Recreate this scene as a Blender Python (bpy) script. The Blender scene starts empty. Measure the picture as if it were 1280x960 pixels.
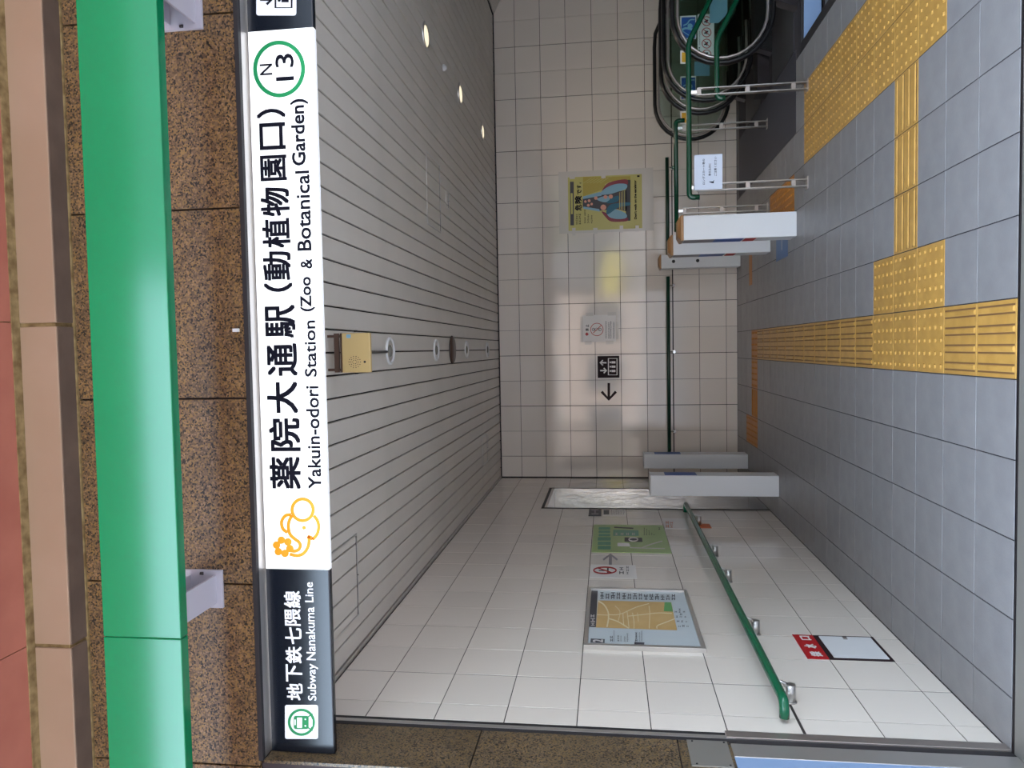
import bpy, math, random
import numpy as np
from mathutils import Vector, Matrix
random.seed(7)
S = bpy.context.scene
COL = S.collection

# ------------------------------------------------------------------ camera
FPX = 935.406; CZ = 1.478
YAW, PITCH, ROLL = (math.radians(a) for a in (-2.665, 7.2952, -0.6838))
W_ = np.array([math.sin(YAW)*math.cos(PITCH), math.cos(YAW)*math.cos(PITCH), math.sin(PITCH)])
r0 = np.array([math.cos(YAW), -math.sin(YAW), 0.0]); u0 = np.cross(r0, W_)
R_ = math.cos(ROLL)*r0 + math.sin(ROLL)*u0
U_ = -math.sin(ROLL)*r0 + math.cos(ROLL)*u0
cam = bpy.data.cameras.new('camera'); co = bpy.data.objects.new('camera', cam); COL.objects.link(co)
cam.sensor_fit = 'HORIZONTAL'; cam.sensor_width = 36; cam.lens = FPX/1280*36
cam.clip_start = 0.05; cam.clip_end = 500
M = Matrix.Identity(4)
for i, ax in enumerate((-U_, R_, -W_)):          # the photograph lies on its side
    for j in range(3): M[j][i] = ax[j]
M[2][3] = CZ
co.matrix_world = M
S.camera = co

# ------------------------------------------------------------------ sky, sun, exposure
S.view_settings.view_transform = 'Standard'; S.view_settings.look = 'None'
S.view_settings.gamma = 1; S.view_settings.use_curve_mapping = False
S.view_settings.exposure = -0.2
wd = bpy.data.worlds.new('world'); S.world = wd; wd.use_nodes = True
nt = wd.node_tree; bg = nt.nodes['Background']
sky = nt.nodes.new('ShaderNodeTexSky'); sky.sky_type = 'NISHITA'; sky.sun_disc = False
sky.sun_elevation = math.radians(64); sky.sun_rotation = math.radians(20)
sky.air_density = 1.2; sky.dust_density = 3.0; sky.ozone_density = 1.0
hs_ = nt.nodes.new('ShaderNodeHueSaturation'); hs_.inputs['Saturation'].default_value = .55
nt.links.new(sky.outputs[0], hs_.inputs['Color']); ad_ = nt.nodes.new('ShaderNodeMix'); ad_.data_type = 'RGBA'; ad_.blend_type = 'ADD'; ad_.inputs[0].default_value = 1
nt.links.new(hs_.outputs[0], ad_.inputs[6]); ad_.inputs[7].default_value = (.95, 1.5, 1.95, 1)   # even blue glow added to the sky for the beam highlight
nt.links.new(ad_.outputs[2], bg.inputs[0]); bg.inputs[1].default_value = 2.0
sl = bpy.data.lights.new('sun', 'SUN'); sl.energy = 12; sl.angle = math.radians(1.5); sl.color = (1.0, .95, .88)
so = bpy.data.objects.new('sun', sl); COL.objects.link(so)
so.rotation_euler = (math.radians(-26), 0, math.radians(-20)); so.location = (0, 6, 14)
S.cycles.max_bounces = 10; S.cycles.diffuse_bounces = 6; S.cycles.use_denoising = True

# ------------------------------------------------------------------ materials
def srgb(r, g, b):
    f = lambda c: (c/255/12.92) if c/255 <= .04045 else ((c/255+.055)/1.055)**2.4
    return (f(r), f(g), f(b), 1)
def mat(name, col, rough=.5, metal=0.0, spec=.5, emit=0, var=0, bump=0, bscale=20, nscale=None, col2=None, ndetail=4, trans=0, coat=0, stretch=None, ior=None):
    m = bpy.data.materials.new(name); m.use_nodes = True
    t = m.node_tree; b = t.nodes['Principled BSDF']
    b.inputs['Base Color'].default_value = col; b.inputs['Roughness'].default_value = rough
    b.inputs['Metallic'].default_value = metal; b.inputs['Specular IOR Level'].default_value = spec
    if ior: b.inputs['IOR'].default_value = ior
    if coat: b.inputs['Coat Weight'].default_value = coat; b.inputs['Coat Roughness'].default_value = .05
    if trans: b.inputs['Transmission Weight'].default_value = trans
    if emit:
        b.inputs['Emission Color'].default_value = col; b.inputs['Emission Strength'].default_value = emit
    tc = t.nodes.new('ShaderNodeTexCoord'); geo = tc.outputs['Object']
    if stretch:
        mp = t.nodes.new('ShaderNodeMapping'); mp.inputs['Scale'].default_value = stretch
        t.links.new(geo, mp.inputs[0]); geo = mp.outputs[0]
    src = None
    if nscale:
        n = t.nodes.new('ShaderNodeTexNoise'); n.inputs['Scale'].default_value = nscale; n.inputs['Detail'].default_value = ndetail
        t.links.new(geo, n.inputs['Vector'])
        r = t.nodes.new('ShaderNodeValToRGB'); r.color_ramp.elements[0].position = .35; r.color_ramp.elements[1].position = .65
        r.color_ramp.elements[0].color = col; r.color_ramp.elements[1].color = col2 or col
        t.links.new(n.outputs[0], r.inputs[0]); src = r.outputs[0]
    if var:
        oi = t.nodes.new('ShaderNodeObjectInfo'); mr = t.nodes.new('ShaderNodeMapRange')
        mr.inputs[3].default_value = 1-var; mr.inputs[4].default_value = 1+var
        t.links.new(oi.outputs['Random'], mr.inputs[0])
        hs = t.nodes.new('ShaderNodeHueSaturation'); t.links.new(mr.outputs[0], hs.inputs['Value'])
        if src: t.links.new(src, hs.inputs['Color'])
        else: hs.inputs['Color'].default_value = col
        src = hs.outputs[0]
    if src: t.links.new(src, b.inputs['Base Color'])
    if bump:
        n = t.nodes.new('ShaderNodeTexNoise'); n.inputs['Scale'].default_value = bscale; n.inputs['Detail'].default_value = 2
        bn = t.nodes.new('ShaderNodeBump'); bn.inputs['Strength'].default_value = bump; bn.inputs['Distance'].default_value = .01
        t.links.new(geo, n.inputs['Vector'])
        t.links.new(n.outputs[0], bn.inputs['Height']); t.links.new(bn.outputs[0], b.inputs['Normal'])
    return m
def granite(name, base, dark, gold, rough=.35):
    m = bpy.data.materials.new(name); m.use_nodes = True
    t = m.node_tree; b = t.nodes['Principled BSDF']; L = t.links.new
    tc = t.nodes.new('ShaderNodeTexCoord')
    v = t.nodes.new('ShaderNodeTexVoronoi'); v.inputs['Scale'].default_value = 175; L(tc.outputs['Object'], v.inputs['Vector'])
    sep = t.nodes.new('ShaderNodeSeparateColor'); L(v.outputs['Color'], sep.inputs[0])
    r = t.nodes.new('ShaderNodeValToRGB'); cr = r.color_ramp; cr.interpolation = 'CONSTANT'
    cr.elements[0].position = 0; cr.elements[0].color = dark
    cr.elements[1].position = .16; cr.elements[1].color = base
    e = cr.elements.new(.45); e.color = gold
    e = cr.elements.new(.68); e.color = tuple(x*.62 for x in base[:3])+(1,)
    e = cr.elements.new(.93); e.color = tuple(min(1, x*1.7) for x in base[:3])+(1,)
    L(sep.outputs[0], r.inputs[0])
    n = t.nodes.new('ShaderNodeTexNoise'); n.inputs['Scale'].default_value = 6; n.inputs['Detail'].default_value = 5; L(tc.outputs['Object'], n.inputs['Vector'])
    mr = t.nodes.new('ShaderNodeMapRange'); mr.inputs[1].default_value = .3; mr.inputs[2].default_value = .7; mr.inputs[3].default_value = .8; mr.inputs[4].default_value = 1.15
    L(n.outputs[0], mr.inputs[0])
    hs = t.nodes.new('ShaderNodeHueSaturation'); L(mr.outputs[0], hs.inputs['Value']); L(r.outputs[0], hs.inputs['Color'])
    L(hs.outputs[0], b.inputs['Base Color']); b.inputs['Roughness'].default_value = rough
    return m
MT = dict(
 tile=mat('white_glazed_tile', srgb(219,208,197), .08, var=.035, bump=.05, bscale=4, spec=.7),
 grout=mat('dark_joint', srgb(52,44,42), .8),
 slab=mat('plaster', srgb(120,116,112), .8),
 floor=mat('blue_grey_floor_tile', srgb(133,129,128), .4, var=.03, nscale=9, col2=srgb(124,120,120), bump=.06, bscale=120, spec=.45),
 fgrout=mat('floor_joint', srgb(50,46,50), .8),
 yel=mat('tactile_yellow', srgb(188,142,70), .4, var=.04, nscale=14, col2=srgb(172,128,60)),
 dirt=mat('trodden_dirt', srgb(112,78,46), .7),
 org=mat('tactile_orange', srgb(178,112,30), .45),
 ceil=mat('grey_aluminium_panel', srgb(208,199,188), .36, var=.02, nscale=2.2, col2=srgb(200,192,181)),
 cgap=mat('ceiling_gap', srgb(46,40,38), .8),
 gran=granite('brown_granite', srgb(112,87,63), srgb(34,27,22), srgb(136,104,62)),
 gran_shade=granite('shaded_brown_granite', srgb(96,80,62), srgb(28,24,20), srgb(112,90,58)),  # darker copy of the granite, shade of the reveal put into its colour
 gjoint=mat('granite_joint', srgb(52,42,44), .8),
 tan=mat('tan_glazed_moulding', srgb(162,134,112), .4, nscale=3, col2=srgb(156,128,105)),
 tan_shade=mat('tan_moulding_painted_shade', srgb(104,84,70), .8, nscale=6, col2=srgb(90,72,60)),  # brown stands in for the shade under the tan blocks
 terra=mat('terracotta_soffit_tile', srgb(172,104,86), .45, nscale=5, col2=srgb(160,92,76)),
 mortar=mat('yellowed_mortar', srgb(150,126,84), .8, nscale=22, col2=srgb(104,80,44)),
 green=mat('green_enamel', srgb(0,108,65), .15, nscale=3, col2=srgb(0,105,63), spec=.5, ior=1.6),
 green2=mat('dark_green_rail', srgb(10,88,58), .22),
 greend=mat('deep_green_rail', srgb(8,52,36), .3),
 greyp=mat('grey_painted_steel', srgb(176,170,178), .4),
 blackj=mat('black_seal', srgb(38,34,36), .6),
 steel=mat('brushed_stainless', srgb(176,170,164), .3, metal=1, bump=.04, bscale=60, stretch=(1,1,.05)),
 jamb=mat('worn_stainless_lining', srgb(222,214,206), .2, metal=1, bump=.6, bscale=260, stretch=(1,1,.01)),
 steel2=mat('satin_stainless', srgb(188,178,172), .38, metal=.9),
 chrome=mat('chrome', srgb(200,196,192), .12, metal=1),
 alu=mat('anodised_aluminium', srgb(206,202,198), .3, metal=.85),
 bluerefl=mat('painted_sky_reflection', srgb(128,150,182), .35),  # sky reflection put into the colour as pale blue
 signw=mat('lit_white_acrylic', srgb(255,254,253), .4, emit=.32),
 signd=mat('dark_navy_acrylic', srgb(20,24,33), .22, spec=.6),
 ink=mat('black_navy_ink', srgb(12,12,26), .6, spec=.12),
 inkw=mat('white_ink', srgb(226,226,232), .5, emit=.25),
 ggrn=mat('logo_green', srgb(0,132,74), .5, emit=.06),
 gora=mat('logo_orange', srgb(240,156,16), .5, emit=.1),
 white=mat('white_paint', srgb(214,213,214), .35),
 whitem=mat('white_plastic', srgb(216,214,212), .4),
 wood=mat('varnished_wood_cap', srgb(164,122,78), .4, nscale=8, col2=srgb(140,98,60), stretch=(1,8,8)),
 beige=mat('beige_enamel', srgb(192,164,110), .4),
 brown=mat('brown_enamel', srgb(78,56,44), .4),
 black=mat('black_rubber', srgb(16,15,17), .3),
 blk=mat('matt_black', srgb(22,20,22), .6),
 darks=mat('dark_stainless', srgb(70,64,66), .35, metal=.8),
 cover=mat('brushed_grey_plate', srgb(150,145,138), .45, metal=.6),
 galv=mat('galvanised_bracket', srgb(186,182,178), .28, metal=.9, bump=.3, bscale=90),
 rgreen=mat('stair_rail_green', srgb(2,58,36), .25),
 rib=mat('ribbed_steel_plate', srgb(78,74,78), .42, metal=.6),
 paper=mat('paper', srgb(200,206,220), .6),
 red=mat('red_plate', srgb(170,14,24), .4),
 redi=mat('red_ink', srgb(176,40,44), .6),
 sticker=mat('white_sticker', srgb(224,218,214), .25),
 pyel=mat('poster_yellow', srgb(186,176,96), .3),
 pyel2=mat('poster_ochre', srgb(172,152,48), .3),
 pgrn=mat('poster_green', srgb(146,172,104), .3),
 pteal=mat('poster_teal', srgb(24,128,96), .3),
 mapo=mat('map_orange', srgb(206,170,112), .35, nscale=7, col2=srgb(196,158,98)),
 mapg=mat('map_green', srgb(96,158,92), .35),
 mapc=mat('map_paper', srgb(190,198,202), .35),
 mapr=mat('map_road', srgb(226,212,176), .4),
 dgrey=mat('dark_grey_print', srgb(62,60,66), .5),
 brnp=mat('dark_brown_print', srgb(44,28,30), .6, spec=.2),
 gryp=mat('grey_print', srgb(130,122,126), .5),
 blue=mat('blue_print', srgb(28,74,150), .45),
 bluef=mat('blue_floor_film', srgb(74,104,148), .5),
 lblue=mat('light_blue_print', srgb(128,170,190), .45),
 skyb=mat('sky_blue_sheet', srgb(126,168,190), .4),
 teal=mat('dark_teal_print', srgb(20,96,120), .45),
 maroon=mat('maroon_print', srgb(128,40,56), .45),
 skin=mat('pink_print', srgb(214,150,128), .5),
 gold=mat('yellow_tag', srgb(214,164,40), .5),
 orange=mat('orange_tag', srgb(186,92,48), .5),
 tape=mat('clear_tape', srgb(204,196,188), .2),
 glass=mat('clear_glass', srgb(222,240,234), .03, trans=1, ior=1.45),
 bulb=mat('unlit_lamp_glass', srgb(150,146,136), .15, metal=.4),
 lampon=mat('lamp_on', (1,.86,.62,1), .5, emit=1.1),
 asphalt=mat('asphalt', srgb(92,92,96), .85, nscale=30, col2=srgb(80,80,84)),
 pave=mat('paving', srgb(176,172,168), .7, nscale=12, col2=srgb(120,118,124)),
 bwall=mat('pink_beige_render', srgb(200,176,160), .7),
 bwall2=mat('white_render', srgb(214,214,210), .7),
 bwall3=mat('grey_render', srgb(96,98,102), .7),
 wing=mat('window_glass_dark', srgb(60,78,90), .1, spec=.8),
 leaf=mat('foliage', srgb(70,104,48), .7, nscale=8, col2=srgb(46,78,34)),
 bark=mat('bark', srgb(84,66,52), .8),
 sgny=mat('yellow_signboard', srgb(226,206,70), .5),
)

# ------------------------------------------------------------------ helpers
CUR = {}
def un(x, y, ax, v):          # the point of a real plane (X, Y or Z = v) seen at a pixel of the photograph
    d = W_ + R_*((480-y)/FPX) + U_*((640-x)/FPX); o = np.array([0, 0, CZ]); k = 'XYZ'.index(ax)
    return o + (v-o[k])/d[k]*d
class MB:
    def __init__(s): s.v = []; s.f = []; s.sm = []
    def poly(s, pts, sm=False):
        n = len(s.v); s.v += [tuple(float(c) for c in p) for p in pts]; s.f.append(tuple(range(n, n+len(pts)))); s.sm.append(sm); return s
    def box(s, x0, x1, y0, y1, z0, z1):
        n = len(s.v); s.v += [(x, y, z) for z in (z0, z1) for y in (y0, y1) for x in (x0, x1)]
        for q in ((0,2,3,1),(4,5,7,6),(0,1,5,4),(2,6,7,3),(0,4,6,2),(1,3,7,5)): s.f.append(tuple(n+i for i in q)); s.sm.append(False)
        return s
    def obox(s, c, a, b, d):   # oriented box: centre, three half vectors
        c, a, b, d = (Vector(k) for k in (c, a, b, d)); n = len(s.v)
        if a.cross(b).dot(d) < 0: a = -a
        s.v += [tuple(c + i*a + j*b + k*d) for k in (-1, 1) for j in (-1, 1) for i in (-1, 1)]
        for q in ((0,2,3,1),(4,5,7,6),(0,1,5,4),(2,6,7,3),(0,4,6,2),(1,3,7,5)): s.f.append(tuple(n+i for i in q)); s.sm.append(False)
        return s
    def tube(s, pts, r, n=12, cap=True, rz=None):
        P = [Vector(p) for p in pts]; rings = []
        up = None
        for i, p in enumerate(P):
            t = ((P[min(i+1, len(P)-1)] - P[i]).normalized() + (P[i]-P[max(i-1, 0)]).normalized()).normalized()
            if up is None:
                up = Vector((0, 0, 1)) if abs(t.z) < .9 else Vector((1, 0, 0))
            a = t.cross(up).normalized(); b = a.cross(t).normalized(); up = b
            base = len(s.v)
            for k in range(n):
                an = 2*math.pi*k/n
                s.v.append(tuple(p + a*math.cos(an)*r + b*math.sin(an)*(rz or r)))
            rings.append(base)
        for i in range(len(rings)-1):
            for k in range(n):
                s.f.append((rings[i]+k, rings[i]+(k+1) % n, rings[i+1]+(k+1) % n, rings[i+1]+k)); s.sm.append(True)
        if cap:
            s.f.append(tuple(rings[0]+k for k in reversed(range(n)))); s.sm.append(False)
            s.f.append(tuple(rings[-1]+k for k in range(n))); s.sm.append(False)
        return s
    def lathe(s, c, prof, n=24):  # profile (r, z) about the vertical through c
        rings = []
        for r, z in prof:
            rings.append(len(s.v)); s.v += [(c[0]+r*math.cos(2*math.pi*k/n), c[1]+r*math.sin(2*math.pi*k/n), c[2]+z) for k in range(n)]
        for i in range(len(rings)-1):
            for k in range(n):
                s.f.append((rings[i]+k, rings[i]+(k+1) % n, rings[i+1]+(k+1) % n, rings[i+1]+k)); s.sm.append(True)
        return s
    def prism(s, poly, d):      # closed polygon extruded by vector d
        n = len(poly); b = len(s.v); d = Vector(d)
        s.v += [tuple(Vector(p)) for p in poly] + [tuple(Vector(p)+d) for p in poly]
        s.f.append(tuple(range(b, b+n))); s.f.append(tuple(reversed(range(b+n, b+2*n)))); s.sm += [False, False]
        for i in range(n): j = (i+1) % n; s.f.append((b+j, b+i, b+n+i, b+n+j)); s.sm.append(False)
        return s
    def mesh(s, name, m):
        me = bpy.data.meshes.new(name); me.from_pydata(s.v, [], s.f); me.materials.append(MT[m])
        me.polygons.foreach_set('use_smooth', s.sm); me.update()
        return me
    def build(s, name, m, parent=None, bevel=0, **kw):
        o = bpy.data.objects.new(name, s.mesh(name, m)); COL.objects.link(o)
        if parent: o.parent = parent; o.matrix_parent_inverse = Matrix.Translation(-Vector(parent['_w'])) if '_w' in parent.keys() else Matrix.Identity(4)
        if bevel:
            b = o.modifiers.new('bevel', 'BEVEL'); b.width = bevel; b.segments = 2; b.limit_method = 'ANGLE'; b.use_clamp_overlap = True
        for k, v in kw.items(): o[k] = v
        return o
def fixn(o):
    import bmesh
    bm = bmesh.new(); bm.from_mesh(o.data); bmesh.ops.recalc_face_normals(bm, faces=bm.faces); bm.to_mesh(o.data); bm.free()
    return o
def thing(name, label, cat, loc, group=None):
    o = bpy.data.objects.new(name, None); COL.objects.link(o); o.location = loc; o.empty_display_size = .1
    o['label'] = label; o['category'] = cat; o['_w'] = list(float(c) for c in loc)
    if group: o['group'] = group
    return o
def tag(o, label, cat, group=None):
    o['label'] = label; o['category'] = cat
    if group: o['group'] = group
    return o
def struct(o): o['kind'] = 'structure'; return o
def inst(name, me, loc, parent, rot=None):
    o = bpy.data.objects.new(name, me); COL.objects.link(o); o.location = loc
    if rot: o.rotation_euler = rot
    if parent: o.parent = parent
    return o
def relink(root, dx, dy=0, dz=0, label=None):  # copy of a thing with its parts
    r = root.copy(); COL.objects.link(r); r.location = root.location + Vector((dx, dy, dz))
    if label: r['label'] = label
    for ch in list(root.children):
        c = ch.copy(); COL.objects.link(c); c.parent = r
    return r

# plane for flat print: normal axis, value, outward sign
class PL:
    def __init__(s, ax, v, sign, hor):   # hor: world axis vector of reading direction
        s.ax, s.v0, s.sign = ax, v, sign; s.n = Vector([sign if a == ax else 0 for a in 'XYZ']); s.h = Vector(hor)
    def p(s, x, y, off=0): return Vector(un(x, y, s.ax, s.v0)) + s.n*off
def pxpoly(P, pts, off):
    q = [P.p(x, y, off) for x, y in pts]
    nn = sum(((q[i]-q[0]).cross(q[(i+1) % len(q)]-q[0]) for i in range(1, len(q)-1)), Vector())
    return q if nn.dot(P.n) > 0 else q[::-1]
def smooth(pts, k=6, closed=False):
    n = len(pts); out = []
    for i in range(n if closed else n-1):
        g = (lambda j: pts[j % n]) if closed else (lambda j: pts[max(0, min(n-1, j))])
        p0, p1, p2, p3 = (np.array(g(i+j), float) for j in (-1, 0, 1, 2))
        for t in np.linspace(0, 1, k, endpoint=False):
            out.append(tuple(.5*((2*p1)+(-p0+p2)*t+(2*p0-5*p1+4*p2-p3)*t*t+(-p0+3*p1-3*p2+p3)*t**3)))
    if not closed: out.append(tuple(pts[-1]))
    return out
def stroke(mb, P, pts, w, off, closed=False):      # ribbon of width w (picture px) along a px polyline
    A = [np.array(p, float) for p in pts]; n = len(A); L = []; Rr = []
    for i in range(n):
        a = A[i-1] if (closed or i > 0) else A[0]; b = A[(i+1) % n] if (closed or i < n-1) else A[-1]
        t = b-a; t = t/(np.linalg.norm(t)+1e-9); nn = np.array([-t[1], t[0]])*w/2
        L.append(A[i]+nn); Rr.append(A[i]-nn)
    for i in range(n if closed else n-1):
        j = (i+1) % n
        mb.poly(pxpoly(P, [L[i], L[j], Rr[j], Rr[i]], off))
def ring(mb, P, cx, cy, r, w, off, n=40, ry=None):
    ry = ry or r
    stroke(mb, P, [(cx+r*math.cos(2*math.pi*k/n), cy+ry*math.sin(2*math.pi*k/n)) for k in range(n)], w, off, True)
def disc(mb, P, cx, cy, r, off, n=24, ry=None):
    ry = ry or r
    mb.poly(pxpoly(P, [(cx+r*math.cos(2*math.pi*k/n), cy+ry*math.sin(2*math.pi*k/n)) for k in range(n)], off))
def rectpx(mb, P, x0, x1, y0, y1, off): mb.poly(pxpoly(P, [(x0, y0), (x1, y0), (x1, y1), (x0, y1)], off)); return mb
def rrect(mb, P, x0, x1, y0, y1, r, off):
    pts = []
    for cx, cy, a in ((x1-r, y1-r, 0), (x0+r, y1-r, 90), (x0+r, y0+r, 180), (x1-r, y0+r, 270)):
        for k in range(5): t = math.radians(a+k*22.5); pts.append((cx+r*math.cos(t), cy+r*math.sin(t)))
    mb.poly(pxpoly(P, pts, off))
TXT = {}
def textmesh(s, bold):
    key = (s, bold)
    if key in TXT: return TXT[key]
    c = bpy.data.curves.new('t', 'FONT'); c.body = s; c.offset = bold; c.resolution_u = 3
    o = bpy.data.objects.new('t', c); COL.objects.link(o); bpy.context.view_layer.update()
    me = o.evaluated_get(bpy.context.evaluated_depsgraph_get()).to_mesh()
    V = [tuple(v.co) for v in me.vertices]; F = [tuple(p.vertices) for p in me.polygons]
    bpy.data.objects.remove(o); bpy.data.curves.remove(c)
    TXT[key] = (V, F); return TXT[key]
def text(mb, P, s, x0, x1, ya, yb, off, bold=0.0):
    """letters of s fill picture box: x0 top .. x1 bottom of the letters, ya where reading starts (large y) .. yb where it ends"""
    V, F = textmesh(s, 0.0)
    if not V: return
    if bold > .003:
        b = bold/.02*(abs(x1-x0))*.021
        for i, (dx, dy) in enumerate(((-b, -b), (b, -b), (-b, b), (b, b), (0, 0))):
            text(mb, P, s, x0+b+dx, x1-b+dx, ya-b+dy, yb+b+dy, off+i*.00006, 0.0)
        return
    xs = [v[0] for v in V]; ys = [v[1] for v in V]; a0, a1, b0, b1 = min(xs), max(xs), min(ys), max(ys)
    n = len(mb.v)
    for v in V:
        fu = (v[0]-a0)/(a1-a0+1e-9); fv = (v[1]-b0)/(b1-b0+1e-9)
        mb.v.append(tuple(CORN(P, x0, x1, ya, yb, fu, fv, off)))
    up = Vector((0, 0, 1)); flip = P.h.cross(up).dot(P.n) < 0
    for f in F:
        mb.f.append(tuple(n+i for i in (reversed(f) if flip else f))); mb.sm.append(False)
def CORN(P, x0, x1, ya, yb, fu, fv, off):
    # box corners on the plane; verticals/horizontals kept true
    bl = P.p(x1, ya, off); tr = P.p(x0, yb, off); tl = P.p(x0, ya, off); br = P.p(x1, yb, off)
    h0 = (bl.dot(P.h)+tl.dot(P.h))/2; h1 = (br.dot(P.h)+tr.dot(P.h))/2
    z0 = (bl.z+br.z)/2; z1 = (tl.z+tr.z)/2
    q = P.p((x0+x1)/2, (ya+yb)/2, off)
    q = q - P.h*q.dot(P.h) + P.h*(h0+(h1-h0)*fu); q.z = z0+(z1-z0)*fv
    return q
def greek(mb, P, x0, x1, ya, yb, off, seed=1, fill=.62):   # unreadably small print: a row of little blocks
    rnd = random.Random(seed); y = ya; h = abs(x1-x0); 
    while y > yb+h*.5:
        w = h*rnd.uniform(.5, .95)
        xa = x0+h*rnd.uniform(0, .15); xb = x1-h*rnd.uniform(0, .15)
        t = h*.2
        if rnd.random() < .5: rectpx(mb, P, xa, xa+t, y, y-w, off); rectpx(mb, P, xb-t, xb, y, y-w, off); rectpx(mb, P, xa, xb, y-w*.6, y-w*.4, off)
        else: rectpx(mb, P, xa, xb, y, y-w*.25, off); rectpx(mb, P, (xa+xb)/2-t/2, (xa+xb)/2+t/2, y, y-w, off); rectpx(mb, P, xa, xb, y-w, y-w*.8, off)
        y -= w+h*.25
def arc(c, r, a0, a1, n=12): return [(c[0]+r*math.cos(math.radians(a0+(a1-a0)*k/n)), c[1]+r*math.sin(math.radians(a0+(a1-a0)*k/n))) for k in range(n+1)]

D = 8.841; XL = -1.535; ZC = 2.7625; YE = 2.98; YF = 2.62
TP = .2985   # wall tile pitch near .3
# ------------------------------------------------------------------ structure: floor
def tile_mesh(name, w, h, t, m, bev=.0008, axis='Z'):   # face proud side = +axis ; lies in the two other axes, centred, back at 0
    mb = MB()
    a, b = w/2, h/2
    def P3(u, v, n): return {'Z': (u, v, n), 'Y': (u, -n, v), 'X': (n, u, v)}[axis]
    o = [(-a,-b),(a,-b),(a,b),(-a,b)]; i = [(-a+bev,-b+bev),(a-bev,-b+bev),(a-bev,b-bev),(-a+bev,b-bev)]
    mb.v = [P3(u, v, 0) for u, v in o]+[P3(u, v, t-bev) for u, v in o]+[P3(u, v, t) for u, v in i]
    for k in range(4):
        j = (k+1) % 4
        mb.f += [(k, j, 4+j, 4+k), (4+k, 4+j, 8+j, 8+k)]; mb.sm += [False, False]
    mb.f.append((8, 9, 10, 11)); mb.sm.append(False)
    return mb.mesh(name, m)
FT = .2973; FX = -.1426; FY = 3.2358
floor = struct(MB().box(XL-.4, 2.27, YE-.03, D+.1, -.3, -.0025).box(2.27, 3.6, 6.03, D+.1, -.3, -.0025).build('floor', 'fgrout'))
fcache = {}
def bars_mesh(w, h, along, m):
    mb = MB(); dirt = []
    base = tile_mesh('tactile_tile', w, h, .008, m)
    V = [tuple(v.co) for v in base.vertices]; F = [tuple(p.vertices) for p in base.polygons]
    mb.v = V; mb.f = F; mb.sm = [False]*len(F)
    for k in range(4):
        c = (-1.5+k)*.0745
        L2 = .138; wd = .012
        for sd in (-1, 1):
            q4 = [(-L2, c+sd*(wd+.0035)-.0035), (L2, c+sd*(wd+.0035)-.0035), (L2, c+sd*(wd+.0035)+.0035), (-L2, c+sd*(wd+.0035)+.0035)]; nn_ = len(mb.v)
            mb.v += [(u, v, .0084) if along == 'X' else (-v, u, .0084) for u, v in q4]; mb.f.append((nn_, nn_+1, nn_+2, nn_+3)); mb.sm.append(False); dirt.append(len(mb.f)-1)
        pts = [(-L2, -wd), (L2, -wd), (L2, wd), (-L2, wd)]; inn = [(-L2+.008, -wd+.005), (L2-.008, -wd+.005), (L2-.008, wd-.005), (-L2+.008, wd-.005)]
        n = len(mb.v)
        for z, q in ((.008, pts), (.013, inn)):
            for u, v in q: mb.v.append((u, v+c, z) if along == 'X' else (-(v+c), u, z))
        for i in range(4): j = (i+1) % 4; mb.f.append((n+i, n+j, n+4+j, n+4+i)); mb.sm.append(False)
        mb.f.append((n+4, n+5, n+6, n+7)); mb.sm.append(False)
    me = mb.mesh('tactile_tile', m); me.materials.append(MT['dirt'])
    for i in dirt: me.polygons[i].material_index = 1
    return me
def dots_mesh(w, h, m):
    mb = MB(); base = tile_mesh('tactile_tile', w, h, .008, m)
    mb.v = [tuple(v.co) for v in base.vertices]; mb.f = [tuple(p.vertices) for p in base.polygons]; mb.sm = [False]*len(mb.f)
    for i in range(5):
        for j in range(5):
            x, y = (-2+i)*.0585, (-2+j)*.0585; n = len(mb.v)
            for r, z in ((.0115, .008), (.0075, .0135)):
                for k in range(8): mb.v.append((x+r*math.cos(k*math.pi/4), y+r*math.sin(k*math.pi/4), z))
            for k in range(8): mb.f.append((n+k, n+(k+1) % 8, n+8+(k+1) % 8, n+8+k)); mb.sm.append(True)
            mb.f.append(tuple(n+8+k for k in range(8))); mb.sm.append(False)
    return mb.mesh('tactile_tile', m)
G = .005
FTM = {'dot': dots_mesh(FT-G, FT-G, 'yel'), 'bx': bars_mesh(FT-G, FT-G, 'X', 'yel'), 'by': bars_mesh(FT-G, FT-G, 'Y', 'yel'),
       'odot': dots_mesh(FT-G, FT-G, 'org'), 'obx': bars_mesh(FT-G, FT-G, 'X', 'org')}
tact = {}
for b in (-1, 0): tact[(0, b)] = 'by'
for b in (1, 2, 3): tact[(0, b)] = 'dot'; tact[(1, b)] = 'dot'
for b in range(4, 15): tact[(0, b)] = 'by'
for a in (2, 3, 4): tact[(a, 2)] = 'bx'
for b in range(1, 9):
    for a in (5, 6): tact[(a, b)] = 'dot'
for b in (10, 11, 12): tact[(4, b)] = 'odot'
tact[(0, 15)] = 'odot'; tact[(-1, 15)] = 'odot'; tact[(-2, 15)] = 'obx'; tact[(-3, 15)] = 'odot'; tact[(-3, 16)] = 'odot'
def floor_piece(x0, x1, y0, y1):
    k = (round(x1-x0, 3), round(y1-y0, 3))
    if k not in fcache: fcache[k] = tile_mesh('floor_tile', x1-x0-G, y1-y0-G, .008, 'floor')
    inst('floor_tile', fcache[k], ((x0+x1)/2, (y0+y1)/2, -.008), floor)
YN = FY-FT
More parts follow.
